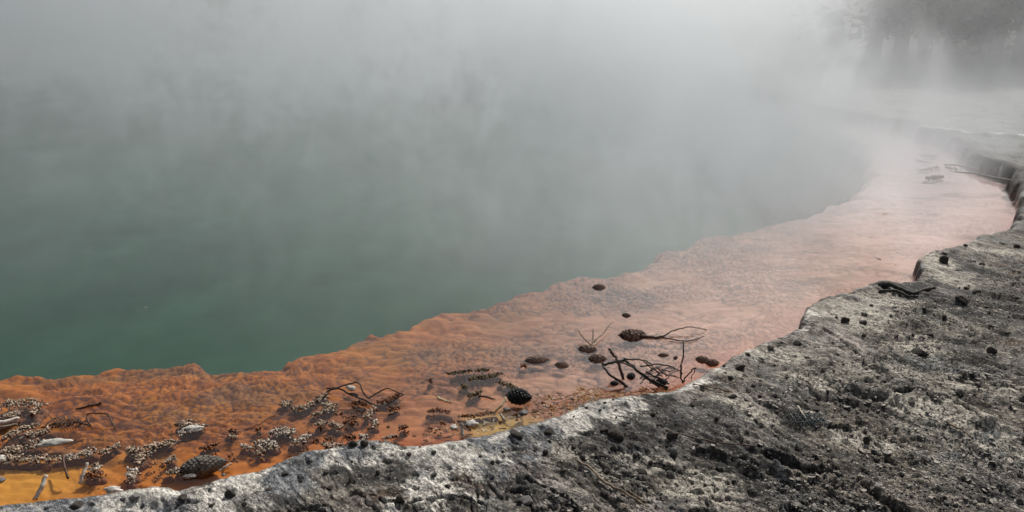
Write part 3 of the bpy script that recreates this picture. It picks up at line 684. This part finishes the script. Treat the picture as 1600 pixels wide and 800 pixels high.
branch('dead_twig', 'thin dark twig leaning from the rust litter towards the black tangle', [('stem', [(974,592,.0),(968,572,.05),(960,556,.08),(951,545,.11)], 5, 4), ('twig', [(967,571,.05),(972,562,.07)], 3, 2)], M_brown, 'twig')
branch('looped_twig', 'fine forked twig curving in two arcs over the pink water', [('stem', [(1000,525,.003),(1020,527,.004),(1036,526,.006)], 6, 4),
  ('arc', [(1036,526,.006),(1052,517,.02),(1075,511,.03),(1095,513,.02),(1104,516,.0)], 2.6, 1.2), ('arc', [(1036,527,.004),(1058,532,.006),(1080,532,.006),(1100,525,.0)], 2.6, 1.2)], M_brown, 'twig')
branch('drowned_twig', 'pale brown forked twig rising above the drowned cones', [('stem', [(925,545,0),(926,530,.03),(927,514,.06)], 3, 2), ('twig', [(925,540,.01),(912,528,.03),(903,517,.04)], 2.5, 1.5), ('twig', [(928,535,.01),(945,518,.02),(957,502,.03)], 2.2, 1.2)], M_tan, 'twig')
branch('encrusted_branch', 'dark branch in an M of two arches above knobbly crust, centre left', [
  ('stem', [(510,607,.01),(527,606,.03),(545,600,.06),(560,598,.08),(566,610,.06),(571,618,.03),(577,622,.02)], 2.4, 1.9), ('twig', [(577,622,.02),(590,614,.05),(604,607,.07),(617,611,.06),(630,617,.03)], 2.3, 1.5),
  ('twig', [(511,611,.02),(528,607,.03),(545,615,.03),(562,622,.02),(585,633,.01)], 2.4, 2.8), ('twig', [(630,617,.03),(618,624,.02),(604,634,.0)], 1.7, 1.1), ('twig', [(514,612,.02),(518,607,.03),(524,605,.03)], 1.8, 0.9),
  ('twig', [(545,615,.03),(558,617,.025),(556,622,.01)], 3.6, 2.2)], M_black, jit=.001)
branch('brushy_twig', 'fine brown brushy twig lying flat in orange water at the left', [
  ('stem', [(64,668,.002),(90,662,.012),(120,660,.014),(142,666,.004)], 2.4, 2.2), ('arc', [(142,666,.004),(136,648,.035),(160,646,.04),(170,649,.035),(180,672,.0)], 2.2, 1.8)] +
  [('twig', [(70 + 5.2 * k, 668 - (k % 3), .0), (80 + 5.2 * k, 656 + (k * 5) % 8, .018), (92 + 5.0 * k, 650 + (k * 7) % 14, .012)], 1.7, 1.0) for k in range(11)] +
  [('twig', [(78 + 5.5 * k, 650 + (k * 3) % 5, .004), (88 + 5 * k, 661, .014), (97 + 4.6 * k, 672, .0)], 1.5, 1.0) for k in range(9)], M_brown, 'twig', jit=.0015)
stick('stick', 'straight bleached stick standing out of yellow water at the bottom left', [(55,780,.0),(64,762,.03),(72,742,.065)], 6, 5.5, M_bleach)
stick('stick', 'forked pale stick leaning beside a round white crust at lower left', [(124,756,.0),(130,740,.03),(136,723,.06)], 5, 4, M_bleach)
stick('stick', 'short pale upright peg at the rim left of the yellow patch', [(723,682,.005),(722,672,.03),(722,661,.055)], 6, 5.5, M_bleach)
stick('stick', 'slanted grey splinter below the black cone', [(788,657,.0),(784,650,.015),(781,644,.03)], 5, 3, M_bleach)
stick('stick', 'brown twig hanging down from the crust mat at the left', [(106,748,.0),(103,735,.02),(98,712,.03)], 3, 3, M_brown, 'twig')
stick('stick', 'thick white topped stick entering at the left edge', [(-30,666,.01),(0,661,.02),(30,654,.012)], 7, 4, M_bleach)
stick('stick', 'thin grey stick at the left edge, below the white topped one', [(-30,672,.01),(0,668,.015),(27,664,.008)], 4, 3, M_tan)
stick('stick', 'flat dark sliver lying in the water left of the black cone', [(748,618,.004),(762,621,.006),(774,624,.004)], 4, 2, M_brown)
stick('stick', 'pale straw lying left of the flat dark sliver', [(684,621,.004),(694,626,.006),(706,629,.003)], 4, 2, M_straw)
stick('stick', 'orange stalk leaning on the left of the black cone', [(775,642,.0),(783,634,.02),(789,622,.035)], 4, 3.5, M_straw)
stick('stick', 'faint long twig lying flat in orange water above the crusty heaps', [(384,672,.0),(405,662,.004),(432,647,.003)], 2, 1.4, M_brown, 'twig')
stick('stick', 'dark snag lying beneath the water above the brushy twig', [(118,640,-.002),(140,634,.004),(158,630,.006)], 2.5, 4, M_brown, 'twig')
stick('floating_branch', 'long dark branch floating from the right rim far down the shore', [(1582,283,.02),(1550,277,.015),(1520,271,.012),(1494,268,.004)], 3.6, 1.6, M_black, 'branch')
stick('floating_branch', 'thin floating line of twigs behind the long dark branch', [(1548,268,.01),(1520,263,.012),(1498,258,.01),(1475,257,.004)], 2.6, 2, M_brown, 'branch')
stick('stick', 'pale stick tip behind the large half drowned cone', [(343,735,.0),(352,730,.012),(362,724,.02)], 4, 2.5, M_bleach)
# ------------------------------------------------------------------ twigs on the crust
branch('fallen_twig', 'long bleached twig lying on the grey crust at the bottom centre', [('stem', [(903,719,.004),(925,735,.01),(942,752,.012),(975,768,.01),(1000,780,.012),(1045,806,.004)], 3.4, 3.6), ('twig', [(984,765,.008),(993,774,.012),(1010,786,.006)], 2.5, 2)], M_tan, 'twig', True)
stick('fallen_twig', 'long thin brown twig across the gravel right of the centre', [(1040,672,.004),(1080,683,.012),(1130,692,.012),(1180,703,.004)], 2.6, 1.6, M_brown, 'twig', True)
stick('fallen_twig', 'tiny pale hooked twig standing on gravel near the thin brown twig', [(1081,681,.0),(1084,672,.02),(1082,664,.04)], 2.2, 1.6, M_bleach, 'twig', True)
stick('root', 'thick black root bent along the rim of the upper promontory', [(1372,446,.005),(1385,444,.018),(1402,449,.02),(1425,455,.02),(1445,452,.012),(1461,450,.003)], 7.5, 4, M_root, 'root', True)
stick('root', 'dull black root lying below the thick bent one on the promontory', [(1375,456,.002),(1400,459,.012),(1420,463,.006),(1434,464,.0)], 5, 2.5, M_root, 'root', True)
stick('fallen_twig', 'pale needle crossing a dark tuft on the right ground', [(1246,634,.01),(1254,650,.02),(1262,660,.005)], 2, 1.5, M_bleach, 'twig', True)
stick('fallen_twig', 'dark curved twig lying on the rim above the pale band', [(1082,600,.004),(1110,605,.01),(1140,612,.004)], 2, 1.6, M_brown, 'twig', True)
stick('fallen_twig', 'grey twig half sunk in gravel at the lower right', [(1480,668,.0),(1500,676,.008),(1520,688,.002)], 3, 2, M_tan, 'twig', True)

# ------------------------------------------------------------------ knobbly sinter-coated litter in the shallows
clump([(4,632),(40,628),(62,634)], .045, 'highest pale knobbly crust at the left edge', n=120)
clump([(4,650),(30,645)], .030, 'pale knobbly crust between the highest one and the white topped stick', n=60)
clump([(60,634),(50,648)], .025, 'short knobbly crust hanging under the right end of the highest one', n=45)
clump([(8,684),(30,672),(58,662)], .030, 'pale crust slanting up under the thin grey stick', n=90)
clump([(6,704),(36,700),(60,692)], .040, 'pale crust left of the white crystal plate', n=110)
clump([(2,716),(40,716),(80,718)], .030, 'long low crust at the edge of the yellow water', n=110)
clump([(38,680),(62,676),(76,670)], .025, 'knobbly crust touching the brushy twig', n=60)
clump([(90,716),(118,712),(146,704)], .035, 'dense fine crust right of the yellow water', M_nodw, n=120, size=.009)
clump([(160,706),(182,696)], .024, 'small dark crust between two larger crusts at the left', n=50)
clump([(204,702),(228,712)], .034, 'left half of the pale crust right of the small dark one', n=80)
clump([(228,700),(270,690)], .030, 'right half of the pale crust, running up to the right', n=90)
clump([(216,714),(224,720)], .022, 'tufted lower end of the pale crust', n=36)
clump([(276,664),(300,660)], .022, 'dark crust row behind the white ridge', n=60)
clump([(284,676),(300,670),(318,666)], .026, 'crust round a smooth white ridge, left of centre', M_nodw, n=90)
clump([(202,736),(210,740)], .028, 'round crust with a white lump above the bottom rim', M_nodw, n=54)
clump([(206,748)], .016, 'white lump below the round crust', M_nodw, n=16)
clump([(148,728),(150,732)], .026, 'round white topped crust beside the forked pale stick', M_nodw, n=34)
clump([(136,740),(160,742)], .022, 'brown low crust below the round white topped one', M_nodb, n=40)
clump([(262,720),(272,716)], .016, 'little white crust above the large cone', M_nodw, n=22)
clump([(262,738),(285,734)], .018, 'white crust lying against the left end of the large cone', M_nodw, n=34)
clump([(312,700),(326,698),(340,692)], .014, 'three little crusts in a row above the large cone', M_nodb, n=36)
clump([(442,632),(452,628)], .028, 'dark round crust at the left end of the long branch crust', n=56)
clump([(458,638),(478,636),(486,630)], .026, 'brown crust left of the dark hollow', n=80)
clump([(486,632),(500,622),(512,614)], .022, 'crust climbing to the arched branch', n=60)
clump([(508,632),(522,636)], .028, 'domed pale crust under the arched branch', n=70)
clump([(488,650),(500,644),(512,640)], .018, 'thin crust right of the dark hollow', n=50)
clump([(496,662),(508,660)], .020, 'pale crust in the centre of the middle group', n=46)
clump([(516,662),(530,668)], .022, 'crust just right of the pale central one', n=56)
clump([(540,652),(554,650),(548,664)], .020, 'brown crust running down by three knots', M_nodb, n=56)
clump([(572,652),(582,640)], .022, 'crust below the foot of the second arch', n=50)
clump([(582,656),(586,664)], .022, 'pale knot at the lower end of the arch crust', M_nodw, n=36)
clump([(590,628),(608,624),(622,616)], .026, 'dark crust filling the second arch of the branch', M_nodb, n=100)
clump([(610,640),(622,636)], .018, 'red brown crust right of the second arch', M_nodb, n=36)
clump([(552,628),(570,632)], .014, 'small dark crust between the two arches', M_nodb, n=34)
clump([(426,678),(440,672),(456,676)], .030, 'largest pale heap left of the middle group', M_nodw, n=110)
clump([(456,692),(470,688),(480,680)], .024, 'pale heap tail running right from the largest heap', M_nodw, n=64)
clump([(400,694),(420,692),(430,698)], .028, 'white shell like heap below the largest heap', M_nodw, n=84)
clump([(400,708),(412,704)], .020, 'low white crust below the shell like heap', n=32)
clump([(402,670),(406,668)], .014, 'small brown knot left of the largest heap', M_nodb, n=18)
clump([(360,672),(372,676)], .018, 'dark brown knot in open orange water', M_nodb, n=28)
clump([(358,680),(366,684)], .014, 'paler knot under the dark brown one', n=18)
clump([(378,698),(390,700)], .016, 'small white knot left of the shell like heap', M_nodw, n=26)
clump([(564,682),(570,686)], .018, 'small bright white knot touching the rim', M_nodw, n=26)
clump([(508,694),(520,698),(532,696)], .020, 'mixed crust lying along the rim left of the dark stones', n=60)
clump([(512,684),(520,688)], .016, 'brown knot above the mixed rim crust', M_nodb, n=24)
clump([(544,682),(554,684)], .016, 'brown knot left of the bright white knot', M_nodb, n=26)
clump([(624,668),(634,666)], .016, 'red brown knot in clear orange water above the notch', M_nodb, n=24)
clump([(600,684),(620,682)], .010, 'thin pale crust line on the rim before the notch', n=26)
clump([(700,584),(722,580),(745,578),(762,578)], .018, 'olive crust line, upper left of the black cone', M_nodo, n=90, size=.010)
clump([(732,592),(748,590),(764,588),(780,584)], .026, 'main olive crust upper left of the black cone', M_nodo, n=150, size=.010)
clump([(722,602),(730,606)], .022, 'olive crust at the left end under the main olive one', M_nodo, n=50, size=.010)
clump([(732,620),(742,616),(750,612)], .018, 'lowest olive crust, left of the black cone', M_nodo, n=44, size=.010)
clump([(780,596),(796,602),(806,606)], .018, 'olive crust running down to the black cone', M_nodo, n=60, size=.010)
clump([(668,642),(684,640),(704,644)], .012, 'brown crust row in smooth water left of the black cone', M_nodb, n=60, size=.009)
clump([(716,650),(745,648),(775,644)], .010, 'thin rust line of litter edging the yellow patch', M_nodb, n=80, size=.008)
clump([(814,570),(822,572)], .012, 'small brown knot left of the smooth grey cone', M_nodb, n=18)
clump([(670,593),(675,596)], .010, 'lone knot in smooth water', M_nodb, n=12)
clump([(1441,243),(1460,245)], .05, 'far dark raft of litter, topmost, in the pink water', M_nodb, n=50, size=.018, rise=.01)
clump([(1448,279),(1470,276)], .06, 'far ring shaped raft of litter, lowest, in the pink water', M_nodb, n=60, size=.018, rise=.01)
clump([(1436,266),(1452,264),(1466,261)], .03, 'far thin raft between the topmost and the ring shaped one', M_nodb, n=50, size=.016, rise=.01)
clump([(1432,251),(1452,254)], .025, 'far tiny raft left of the others', M_nodb, n=30, size=.016, rise=.01)
clump([(1478,262),(1500,265)], .03, 'far raft beside the floating line of twigs', M_nodb, n=30, size=.016, rise=.01)
# smooth white lumps and the crystal plate
def lump_stone(u, v, L, Wd, H_, ang, label, m, name='sinter_lump', cat='lump'):
    x, y = px(u, v); D_ = math.hypot(x, y); s = F / math.sqrt(x * x + y * y + CAM_H ** 2)
    vv, ff = ICO3; vv = vv * (1 + .30 * noise3(vv, 1.6, int(u)) + .16 * noise3(vv, 4.5, int(v)) + .07 * noise3(vv, 11, 3))[:, None]; vv *= (L / s / 2 * .8, Wd / s / 2 * 1.3, H_ * .6); vv += (vv / np.linalg.norm(vv, axis=1)[:, None]) * (.007 * noise3(vv, 45, int(u))[:, None] + .003 * noise3(vv, 140, 3)[:, None])
    o = link(name, mesh_np(name, vv, ff), m); o.location = (x, y, .002); o.rotation_euler = (0, 0, ang); return tag(o, label, cat)
lump_stone(302, 671, 34, 10, .022, rad(18), 'smooth white ridge set in a dark crust, left of centre', M_wstone)
lump_stone(84, 692, 50, 12, .020, rad(16), 'glittering white crystal plate on the crust at the left', M_wstone, 'crystal_plate', 'plate')
lump_stone(296, 745, 22, 9, .012, rad(0), 'flat grey lump below the left end of the large cone', M_gstone)
lump_stone(177, 766, 26, 10, .018, rad(5), 'brown stone with white top against the bottom left rim', M_wstone)
lump_stone(709, 668, 14, 10, .018, 0, 'white pebble left of the pale upright peg', M_wstone, 'pebble', 'pebble')
lump_stone(737, 663, 22, 14, .022, rad(20), 'cream pebble right of the pale upright peg', M_wstone, 'pebble', 'pebble')
lump_stone(818, 645, 18, 12, .016, 0, 'grey pebble under the right end of the black cone', M_gstone, 'pebble', 'pebble')
lump_stone(792, 640, 14, 8, .014, 0, 'grey pebble under the left end of the black cone', M_gstone, 'pebble', 'pebble')
lump_stone(0, 750, 14, 8, .014, 0, 'grey pebble on the left edge in yellow water', M_gstone, 'pebble', 'pebble')
lump_stone(2, 718, 20, 10, .016, 0, 'white lump on the left edge above the yellow water', M_wstone)
lump_stone(350, 742, 8, 6, .01, 0, 'tiny grey lump by the rim right of the large cone', M_gstone)
lump_stone(548, 607, 22, 7, .016, rad(-35), 'pale wood like lump under the first arch', M_wstone)
# small loose knobs, nothing tells them apart
rs = np.random.RandomState(5)
kn = [nodule_mesh('knob', [(rs.normal(0, .008), rs.normal(0, .006), -.004 + rs.uniform(0, .006)) for _ in range(9)], .010, rs) for _ in range(5)]
for me in kn: me.materials.append(M_nodb)
cnt = 0
while cnt < 90:
    u = rs.uniform(190, 900); lo = np.interp(u, [190, 400, 560, 700, 800, 900], [762, 730, 686, 684, 662, 630])
    v = lo - abs(rs.normal(0, 1)) * (26 if u < 650 else 16) - 4
    x, y = px(u, v)
    if not (-9 < zat(x, y) < -.012): continue
    o = bpy.data.objects.new('loose_knob', kn[cnt % 5]); C.objects.link(o); o.location = (x, y, -.004 if zat(x, y) < -.01 else .002)
    o.rotation_euler = (0, 0, rs.uniform(0, 6.28)); k = rs.uniform(.5, 1.15); o.scale = (k, k, k)
    tag(o, 'small loose brown knob scattered in the shallow orange water by the rim', 'knob', 'loose brown knobs scattered along the rim'); cnt += 1

# ------------------------------------------------------------------ stones lying on the crust
stone(211, 781, 24, 'wedge shaped dark stone at the bottom left', m=M_gstone, seed=3)
stone(117, 791, 24, 'dark stone at the bottom edge, leftmost')
stone(286, 781, 20, 'blocky dark stone right of the wedge shaped one')
stone(360, 775, 18, 'upright dark cube like stone on white crust at the left', sq=1.3)
stone(551, 696, 18, 'left of two black stones on the rim beside the mixed crust', sq=1.2)
stone(569, 695, 20, 'right of two black stones on the rim beside the mixed crust', sq=.8)
stone(806, 679, 24, 'flat black stone on white rim, left of the blocky brown one', sq=.6)
stone(858, 676, 19, 'blocky brown black stone on white rim under the yellow patch', sq=1.2)
stone(824, 783, 34, 'flat olive grey slab stone at the bottom centre', m=M_gstone, sq=.5)
stone(1155, 575, 20, 'largest black stone on the pale slope right of the black tangle', sq=.9)
stone(1168, 554, 11, 'small black stone above the largest on the pale slope')
stone(962, 681, 30, 'broad black stone on the dark shaded ground, centre')
stone(945, 674, 18, 'black stone just left of the broad one')
stone(1051, 684, 22, 'dark brown stone left end of the thin brown twig')
stone(1054, 711, 18, 'brown cube like stone on gravel, bottom centre right', m=M_gstone, sq=1.2)
stone(1005, 739, 20, 'flat dark grey stone over the bleached twig', sq=.7)
stone(1474, 410, 20, 'largest black stone on the uppermost promontory')
stone(1503, 471, 24, 'broad black stone right of the roots')
stone(1347, 505, 16, 'black stone in the middle of the lower promontory')
stone(1321, 503, 14, 'black stone near the blunt nose of the lower promontory')
stone(1549, 551, 16, 'round black stone on the right ground', sq=1.0)
stone(1437, 551, 28, 'wide dark heap like stone, right ground', sq=.6)
stone(1404, 596, 24, 'half sunk grey stone, right ground', m=M_gstone, sq=.6)
stone(1353, 692, 11, 'small upright black stone on a pale patch, lower right', sq=1.8)
stone(1287, 580, 13, 'black stone with a pale flank, right of centre')
MARKS = [(211,781,'the wedge shaped dark stone'),(360,775,'the upright cube like stone'),(560,696,'the two black rim stones'),(806,679,'the flat black rim stone'),(858,676,'the blocky brown rim stone'),
  (824,783,'the flat olive slab'),(1155,575,'the largest slope stone'),(962,681,'the broad black stone in the shade'),(1051,684,'the left end of the thin brown twig'),(1005,739,'the flat stone over the bleached twig'),
  (1474,410,'the largest stone of the upper promontory'),(1503,471,'the broad stone right of the roots'),(1347,505,'the middle stone of the lower promontory'),(1437,551,'the wide heap like stone'),(1404,596,'the half sunk grey stone'),
  (1353,692,'the small upright stone on the pale patch'),(1287,580,'the pale flanked black stone')]
SMALL = [(192,782,10),(445,741,12),(509,739,12),(639,712,13),(678,709,13),(897,700,10),(612,734,9),(551,751,16),(728,780,16),(626,784,18),(853,708,14),(505,762,12),(514,763,14),(678,744,16),(1134,583,8),(1141,591,10),(1132,573,9),(1177,604,9),(958,626,8),(1080,634,9),(1189,602,8),(1165,625,9),(1141,621,10),(1158,592,7),(1476,396,12),(1497,423,12),(1518,409,13),(1534,413,11),(1351,492,12),(1453,525,10),(1426,531,13),(1407,534,12),(1398,527,13),(1350,524,10),(1246,538,15),(1204,544,14),(1525,457,14),(1510,451,11),(1588,387,12),(1566,380,10),(1482,384,11),(1308,554,9),(1503,531,12),(859,690,8),(896,701,8),(959,702,14),(910,716,16),(947,736,13),(1016,726,12),(940,714,10),(1042,700,9),(1096,705,18),(1062,735,11),(975,741,14),(1102,757,7),(1082,756,8),(992,711,12),(1021,649,12),(916,637,9),(1029,634,8),(1082,634,12),(1147,621,11),(1326,630,12),(1422,632,14),(1508,384,8),(1440,400,7),(1392,496,8),(1260,560,8),(1302,536,7),(1475,500,9),(1540,480,10),(1575,520,12),(1590,470,9),(1230,590,9),(1210,620,10),(1275,640,12),(1380,560,8),(1370,720,12),(1440,700,11),(1180,660,12),(1120,655,10),(880,735,12),(840,745,12),(770,725,10),(700,760,12),(590,740,10),(420,765,12),(330,790,14),(470,752,10)]
ORD = ['nearest', 'second', 'third', 'fourth', 'fifth', 'sixth', 'seventh', 'eighth', 'ninth', 'tenth', 'eleventh', 'twelfth']
rank = {}
near_of = []
for (u, v, s) in SMALL:
    dst, mu, mv, nm = min((math.hypot(u - m[0], v - m[1]), m[0], m[1], m[2]) for m in MARKS)
    du, dv = u - mu, v - mv
    side = ('right of' if du > 0 else 'left of') if abs(du) > abs(dv) else ('below' if dv > 0 else 'above')
    rank.setdefault((nm, side), []).append(dst); near_of.append((dst, nm, side))
for (u, v, s), (dst, nm, side) in zip(SMALL, near_of):
    k = sorted(rank[(nm, side)]).index(dst)
    stone(u, v, s, 'small black stone, %s %s %s' % (ORD[k], side, nm), 'small black stones strewn over the crust', sq=[.5, .8, 1.1][int(u) % 3])
n = 0
while n < 190:
    u, v = (rs.uniform(380, 1600), rs.uniform(380, 800)) if n % 5 > 1 else (1000 + rs.normal(0, 60), 700 + rs.normal(0, 28))
    x, y = px(u, v, .1)
    if seg_dist(np.array([x]), np.array([y]), shore, True)[0] < .08 or inside(np.array([x]), np.array([y]), shore)[0] or zat(x, y) < .02: continue
    stone(u, v, 3 + abs(rs.normal(0, 2.6)), 'tiny dark pebble lying loose on the crust', 'tiny dark pebbles strewn over the crust', name='pebble', cat='pebble', m=(M_gstone, M_bstone, None, None, M_gstone)[n % 5]); n += 1

for (u, v, L, lab) in [(893,349,7,'left of two dark flecks floating on the green water'),(906,351,6,'right of two dark flecks floating on the green water'),(1373,405,10,'dark leaf floating on pink water before the promontory'),(1400,414,6,'small pale leaf floating right of the dark leaf'),(1383,334,8,'tiny pale leaf floating far out on the pink water'),(228,481,4,'pale fleck floating on the green water at the left'),(371,449,4,'pale fleck floating on the green water, left of the centre'),(905,498,5,'tiny fleck floating above the drowned forked twig')]:
    x, y = px(u, v); D_ = math.sqrt(x * x + y * y + CAM_H ** 2); k = L / F * D_ / 2
    vv = np.array([(-1, 0, .0), (-.4, .35, .08), (.4, .3, .1), (1, 0, .02), (.4, -.3, .06), (-.4, -.35, .03)]); vv = np.concatenate([vv, vv - (0, 0, .12)]) * k
    o = link('floating_leaf', mesh_np('floating_leaf', vv, np.array([(0,5,4,1),(1,4,3,2),(6,7,10,11),(7,8,9,10),(0,1,7,6),(1,2,8,7),(2,3,9,8),(3,4,10,9),(4,5,11,10),(5,0,6,11)]), False), M_straw if 'pale' in lab else M_brown)
    o.location = (x, y, .004); o.rotation_euler = (0, 0, (u * 7) % 6); tag(o, lab, 'leaf')
M_tuft = mat_nod('lichen_tuft', (.03, .035, .04), (.19, .215, .225))
rs2 = np.random.RandomState(3); W_ = w3(1262, 655, 0, True)
tf = link('lichen_tuft', nodule_mesh('lichen_tuft', [(float(np.clip(rs2.normal(0, .045), -.07, .07)), float(np.clip(rs2.normal(0, .035), -.055, .055)), rs2.uniform(-.004, .006)) for _ in range(420)], .006, rs2), M_tuft); tf.location = W_
tag(tf, 'bluish grey lichen tuft on the dark ground, lower right', 'lichen')

# ------------------------------------------------------------------ uncountable litter and gravel
def scatter(name, label, cat, polys, cnt, m, shape, s0, s1, zoff=.0, dens_noise=None, seed=1):
    rs = np.random.RandomState(seed); Vs, Fs, o = [], [], 0; k = 0
    while k < cnt:
        p = polys[rs.randint(len(polys))]; u, v = rs.uniform(p[0], p[2]), rs.uniform(p[1], p[3])
        if len(p) > 4: v += (u - p[0]) * p[4]
        x, y = px(u, v, .05)
        z = zat(x, y)
        if dens_noise and (z < .02 or d_at(x, y) < .32): k += .05; continue
        if dens_noise and fbm(np.array([x * dens_noise]), np.array([y * dens_noise]), 95, 2)[0] < -.05 and rs.rand() < .8: k += .1; continue
        s = rs.uniform(s0, s1) * (1 if rs.rand() > .1 else 1.7)
        R_ = np.array((Matrix.Rotation(rs.uniform(0, 6.28), 3, 'Z') @ Matrix.Rotation(rs.normal(0, .35), 3, 'X')))
        vv = (shape[0] * (s * rs.uniform(.7, 1.3), s * rs.uniform(.6, 1.1), s * rs.uniform(.5, 1))) @ R_.T + (x, y, max(z, -.006) + zoff)
        Vs.append(vv); Fs.append(shape[1] + o); o += len(vv); k += 1
    ob = link(name, mesh_np(name, np.concatenate(Vs), np.concatenate(Fs), False), m); return tag(ob, label, cat, kind='stuff')
FLAKE = (np.array([(-1, -.25, 0), (1, -.1, .05), (.8, .3, .1), (-.9, .2, .0), (-1, -.25, .12), (1, -.1, .14), (.8, .3, .2), (-.9, .2, .12)]), np.array([(3,2,1,0),(4,5,6,7),(0,1,5,4),(1,2,6,5),(2,3,7,6),(3,0,4,7)]))
t4 = np.array([[a, b, c] for a, b, c in ICO1[1]])
PEB = (ICO1[0] * 1.0, t4)
scatter('leaf_litter', 'rust coloured needles and flakes washed up along the rim', 'litter', [(880,606,950,626),(940,598,1045,612),(830,606,905,640),(900,592,940,612),(1000,592,1050,606)], 620, M_leaf, FLAKE, .006, .015, .006, seed=2)
scatter('needle_litter', 'dark brown needles and bark crumbs washed up along the rim', 'litter', [(880,606,950,624),(940,596,1050,610),(820,600,905,640),(660,660,800,676,-.12),(450,690,560,700)], 420, M_brown, FLAKE, .006, .013, .006, seed=9)
scatter('straw_litter', 'straw coloured flakes and chips washed up on the yellow patch', 'litter', [(740,648,850,664,-.25),(850,600,905,636),(900,594,935,606),(660,656,770,676,-.15)], 240, M_straw, FLAKE, .004, .011, .004, seed=3)
scatter('gravel', 'fine dark gravel loose on the grey crust', 'gravel', [(950,660,1600,800),(1150,560,1600,800),(1400,440,1600,560)], 3800, M_gstone, PEB, .0022, .0055, .001, .9, 4)
M_flake = mat_wood('crust_flake', (.085, .08, .075), (.38, .35, .31), .9, 30)
PLATE = (np.array([(-1, -.3, 0), (-.2, -.75, 0), (.8, -.45, 0), (1, .25, 0), (.2, .8, 0), (-.7, .5, 0), (-.95, -.25, .22), (-.2, -.7, .26), (.75, -.4, .2), (.95, .2, .24), (.2, .75, .2), (-.65, .45, .24)]),
  np.array([(6,7,8,9),(6,9,10,11),(0,1,7,6),(1,2,8,7),(2,3,9,8),(3,4,10,9),(4,5,11,10),(5,0,6,11)]))
scatter('crust_flakes', 'thin broken flakes of grey crust lying loose on the ground', 'flakes', [(850,690,1600,800),(1150,580,1600,700),(1350,430,1600,600)], 1300, M_flake, PLATE, .004, .013, .001, .9, 12)
scatter('pale_grit', 'pale broken chips loose among the gravel', 'grit', [(900,650,1600,800),(1150,560,1600,800),(1400,480,1600,640)], 1500, M_wstone, PEB, .0016, .0040, .001, .9, 6)

# ------------------------------------------------------------------ trees on the slope behind the pool
M_bark = mat_wood('bark', (.03, .025, .02), (.08, .065, .05), .9, 6)
def mat_fol(name, a, b):
    g = NT(name); P = g.coord(); n = g.noise(P, 1.2, 3)
    return g.pbsdf(g.mix(g.ss(n, .35, .65), a, b), .8)
M_fol = [mat_fol('dark_foliage', (.010, .022, .010), (.032, .05, .022)), mat_fol('olive_foliage', (.035, .045, .015), (.08, .085, .03))]
def gz(x, y):
    R = math.hypot(x, y); i = int(np.clip(np.searchsorted(rr, R), 1, NR - 1)); j = int(np.clip(np.searchsorted(th, math.atan2(x, y)), 1, NT_ - 1)); return float(Z[i, j])
def tree_kind(kind, seed):
    rs = np.random.RandomState(int(seed)); H_ = 7.5
    root = empty('tree'); link('trunk', poly_mesh('trunk', [tube_np([(0, 0, -.3), (.1, 0, 2), (-.05, .1, 4.5), (0, 0, H_ * .92)], .22, .04, 8, .02, seed)] +
        [tube_np([(0, 0, z), (math.cos(a) * 1.0, math.sin(a) * 1.0, z + .5), (math.cos(a) * 1.9, math.sin(a) * 1.9, z + .8)], .07, .02, 5, .02, i) for i, (z, a) in enumerate([(1.2 + .45 * k, k * 2.4) for k in range(11)])]), M_bark, root)
    Vs, Fs, o = [], [], 0
    for k in range(60):
        t = rs.rand() ** .8; a = rs.uniform(0, 6.28); R_ = (2.5 * (1 - t) ** .75 + .25) * rs.uniform(.35, 1.05) * (1 if kind else .8)
        c = np.array((math.cos(a) * R_, math.sin(a) * R_, .8 + t * (H_ - 1.0)))
        m_ = 46; p = c + rs.normal(0, .30, (m_, 3)) * (1, 1, .6)
        for q in p:
            s = rs.uniform(.07, .17); d = rs.normal(size=(3, 3)) * s; Vs.append(q + d); Fs.append((o, o + 1, o + 2)); o += 3
    link('crown', mesh_np('crown', np.concatenate(Vs), np.array(Fs), False), M_fol[kind], root); return root
protos = [tree_kind(0, 1), tree_kind(1, 2), tree_kind(0, 3)]
spots = [(1335,26,0),(1378,29,2),(1412,25,0),(1450,31,2),(1485,26,0),(1520,29,2),(1555,25,0),(1590,28,2),(1630,25,0),(1500,36,2),(1560,37,0),(1425,38,0),(1350,40,2),(1620,38,2),
         (870,43,1),(905,46,1),(985,44,1),(1020,47,1),(1235,40,1),(1270,44,1),(1120,50,1),(1680,30,0),(1740,27,2),(760,50,1),(600,52,1),(400,54,1),(200,55,1)]
first = set()
for i, (u, Yd, k) in enumerate(spots):
    p = protos[k]
    if k in first:
        o = p.copy(); C.objects.link(o)
        for ch in p.children:
            c = ch.copy(); C.objects.link(c); c.parent = o
    else: o = p; first.add(k)
    x = (u - 800) / F * Yd * 1.02; o.location = (x, Yd, gz(x, Yd)); s = random.uniform(.85, 1.25); o.scale = (s * 1.15, s * 1.15, s); o.rotation_euler = (0, 0, random.uniform(0, 6.28))
    if u >= 1300: tag(o, 'dark bushy tree on the right slope, veiled by steam', 'tree', 'dark trees on the right slope')
    else: tag(o, 'olive tree behind the far shore, almost lost in steam', 'tree', 'olive trees behind the far shore')
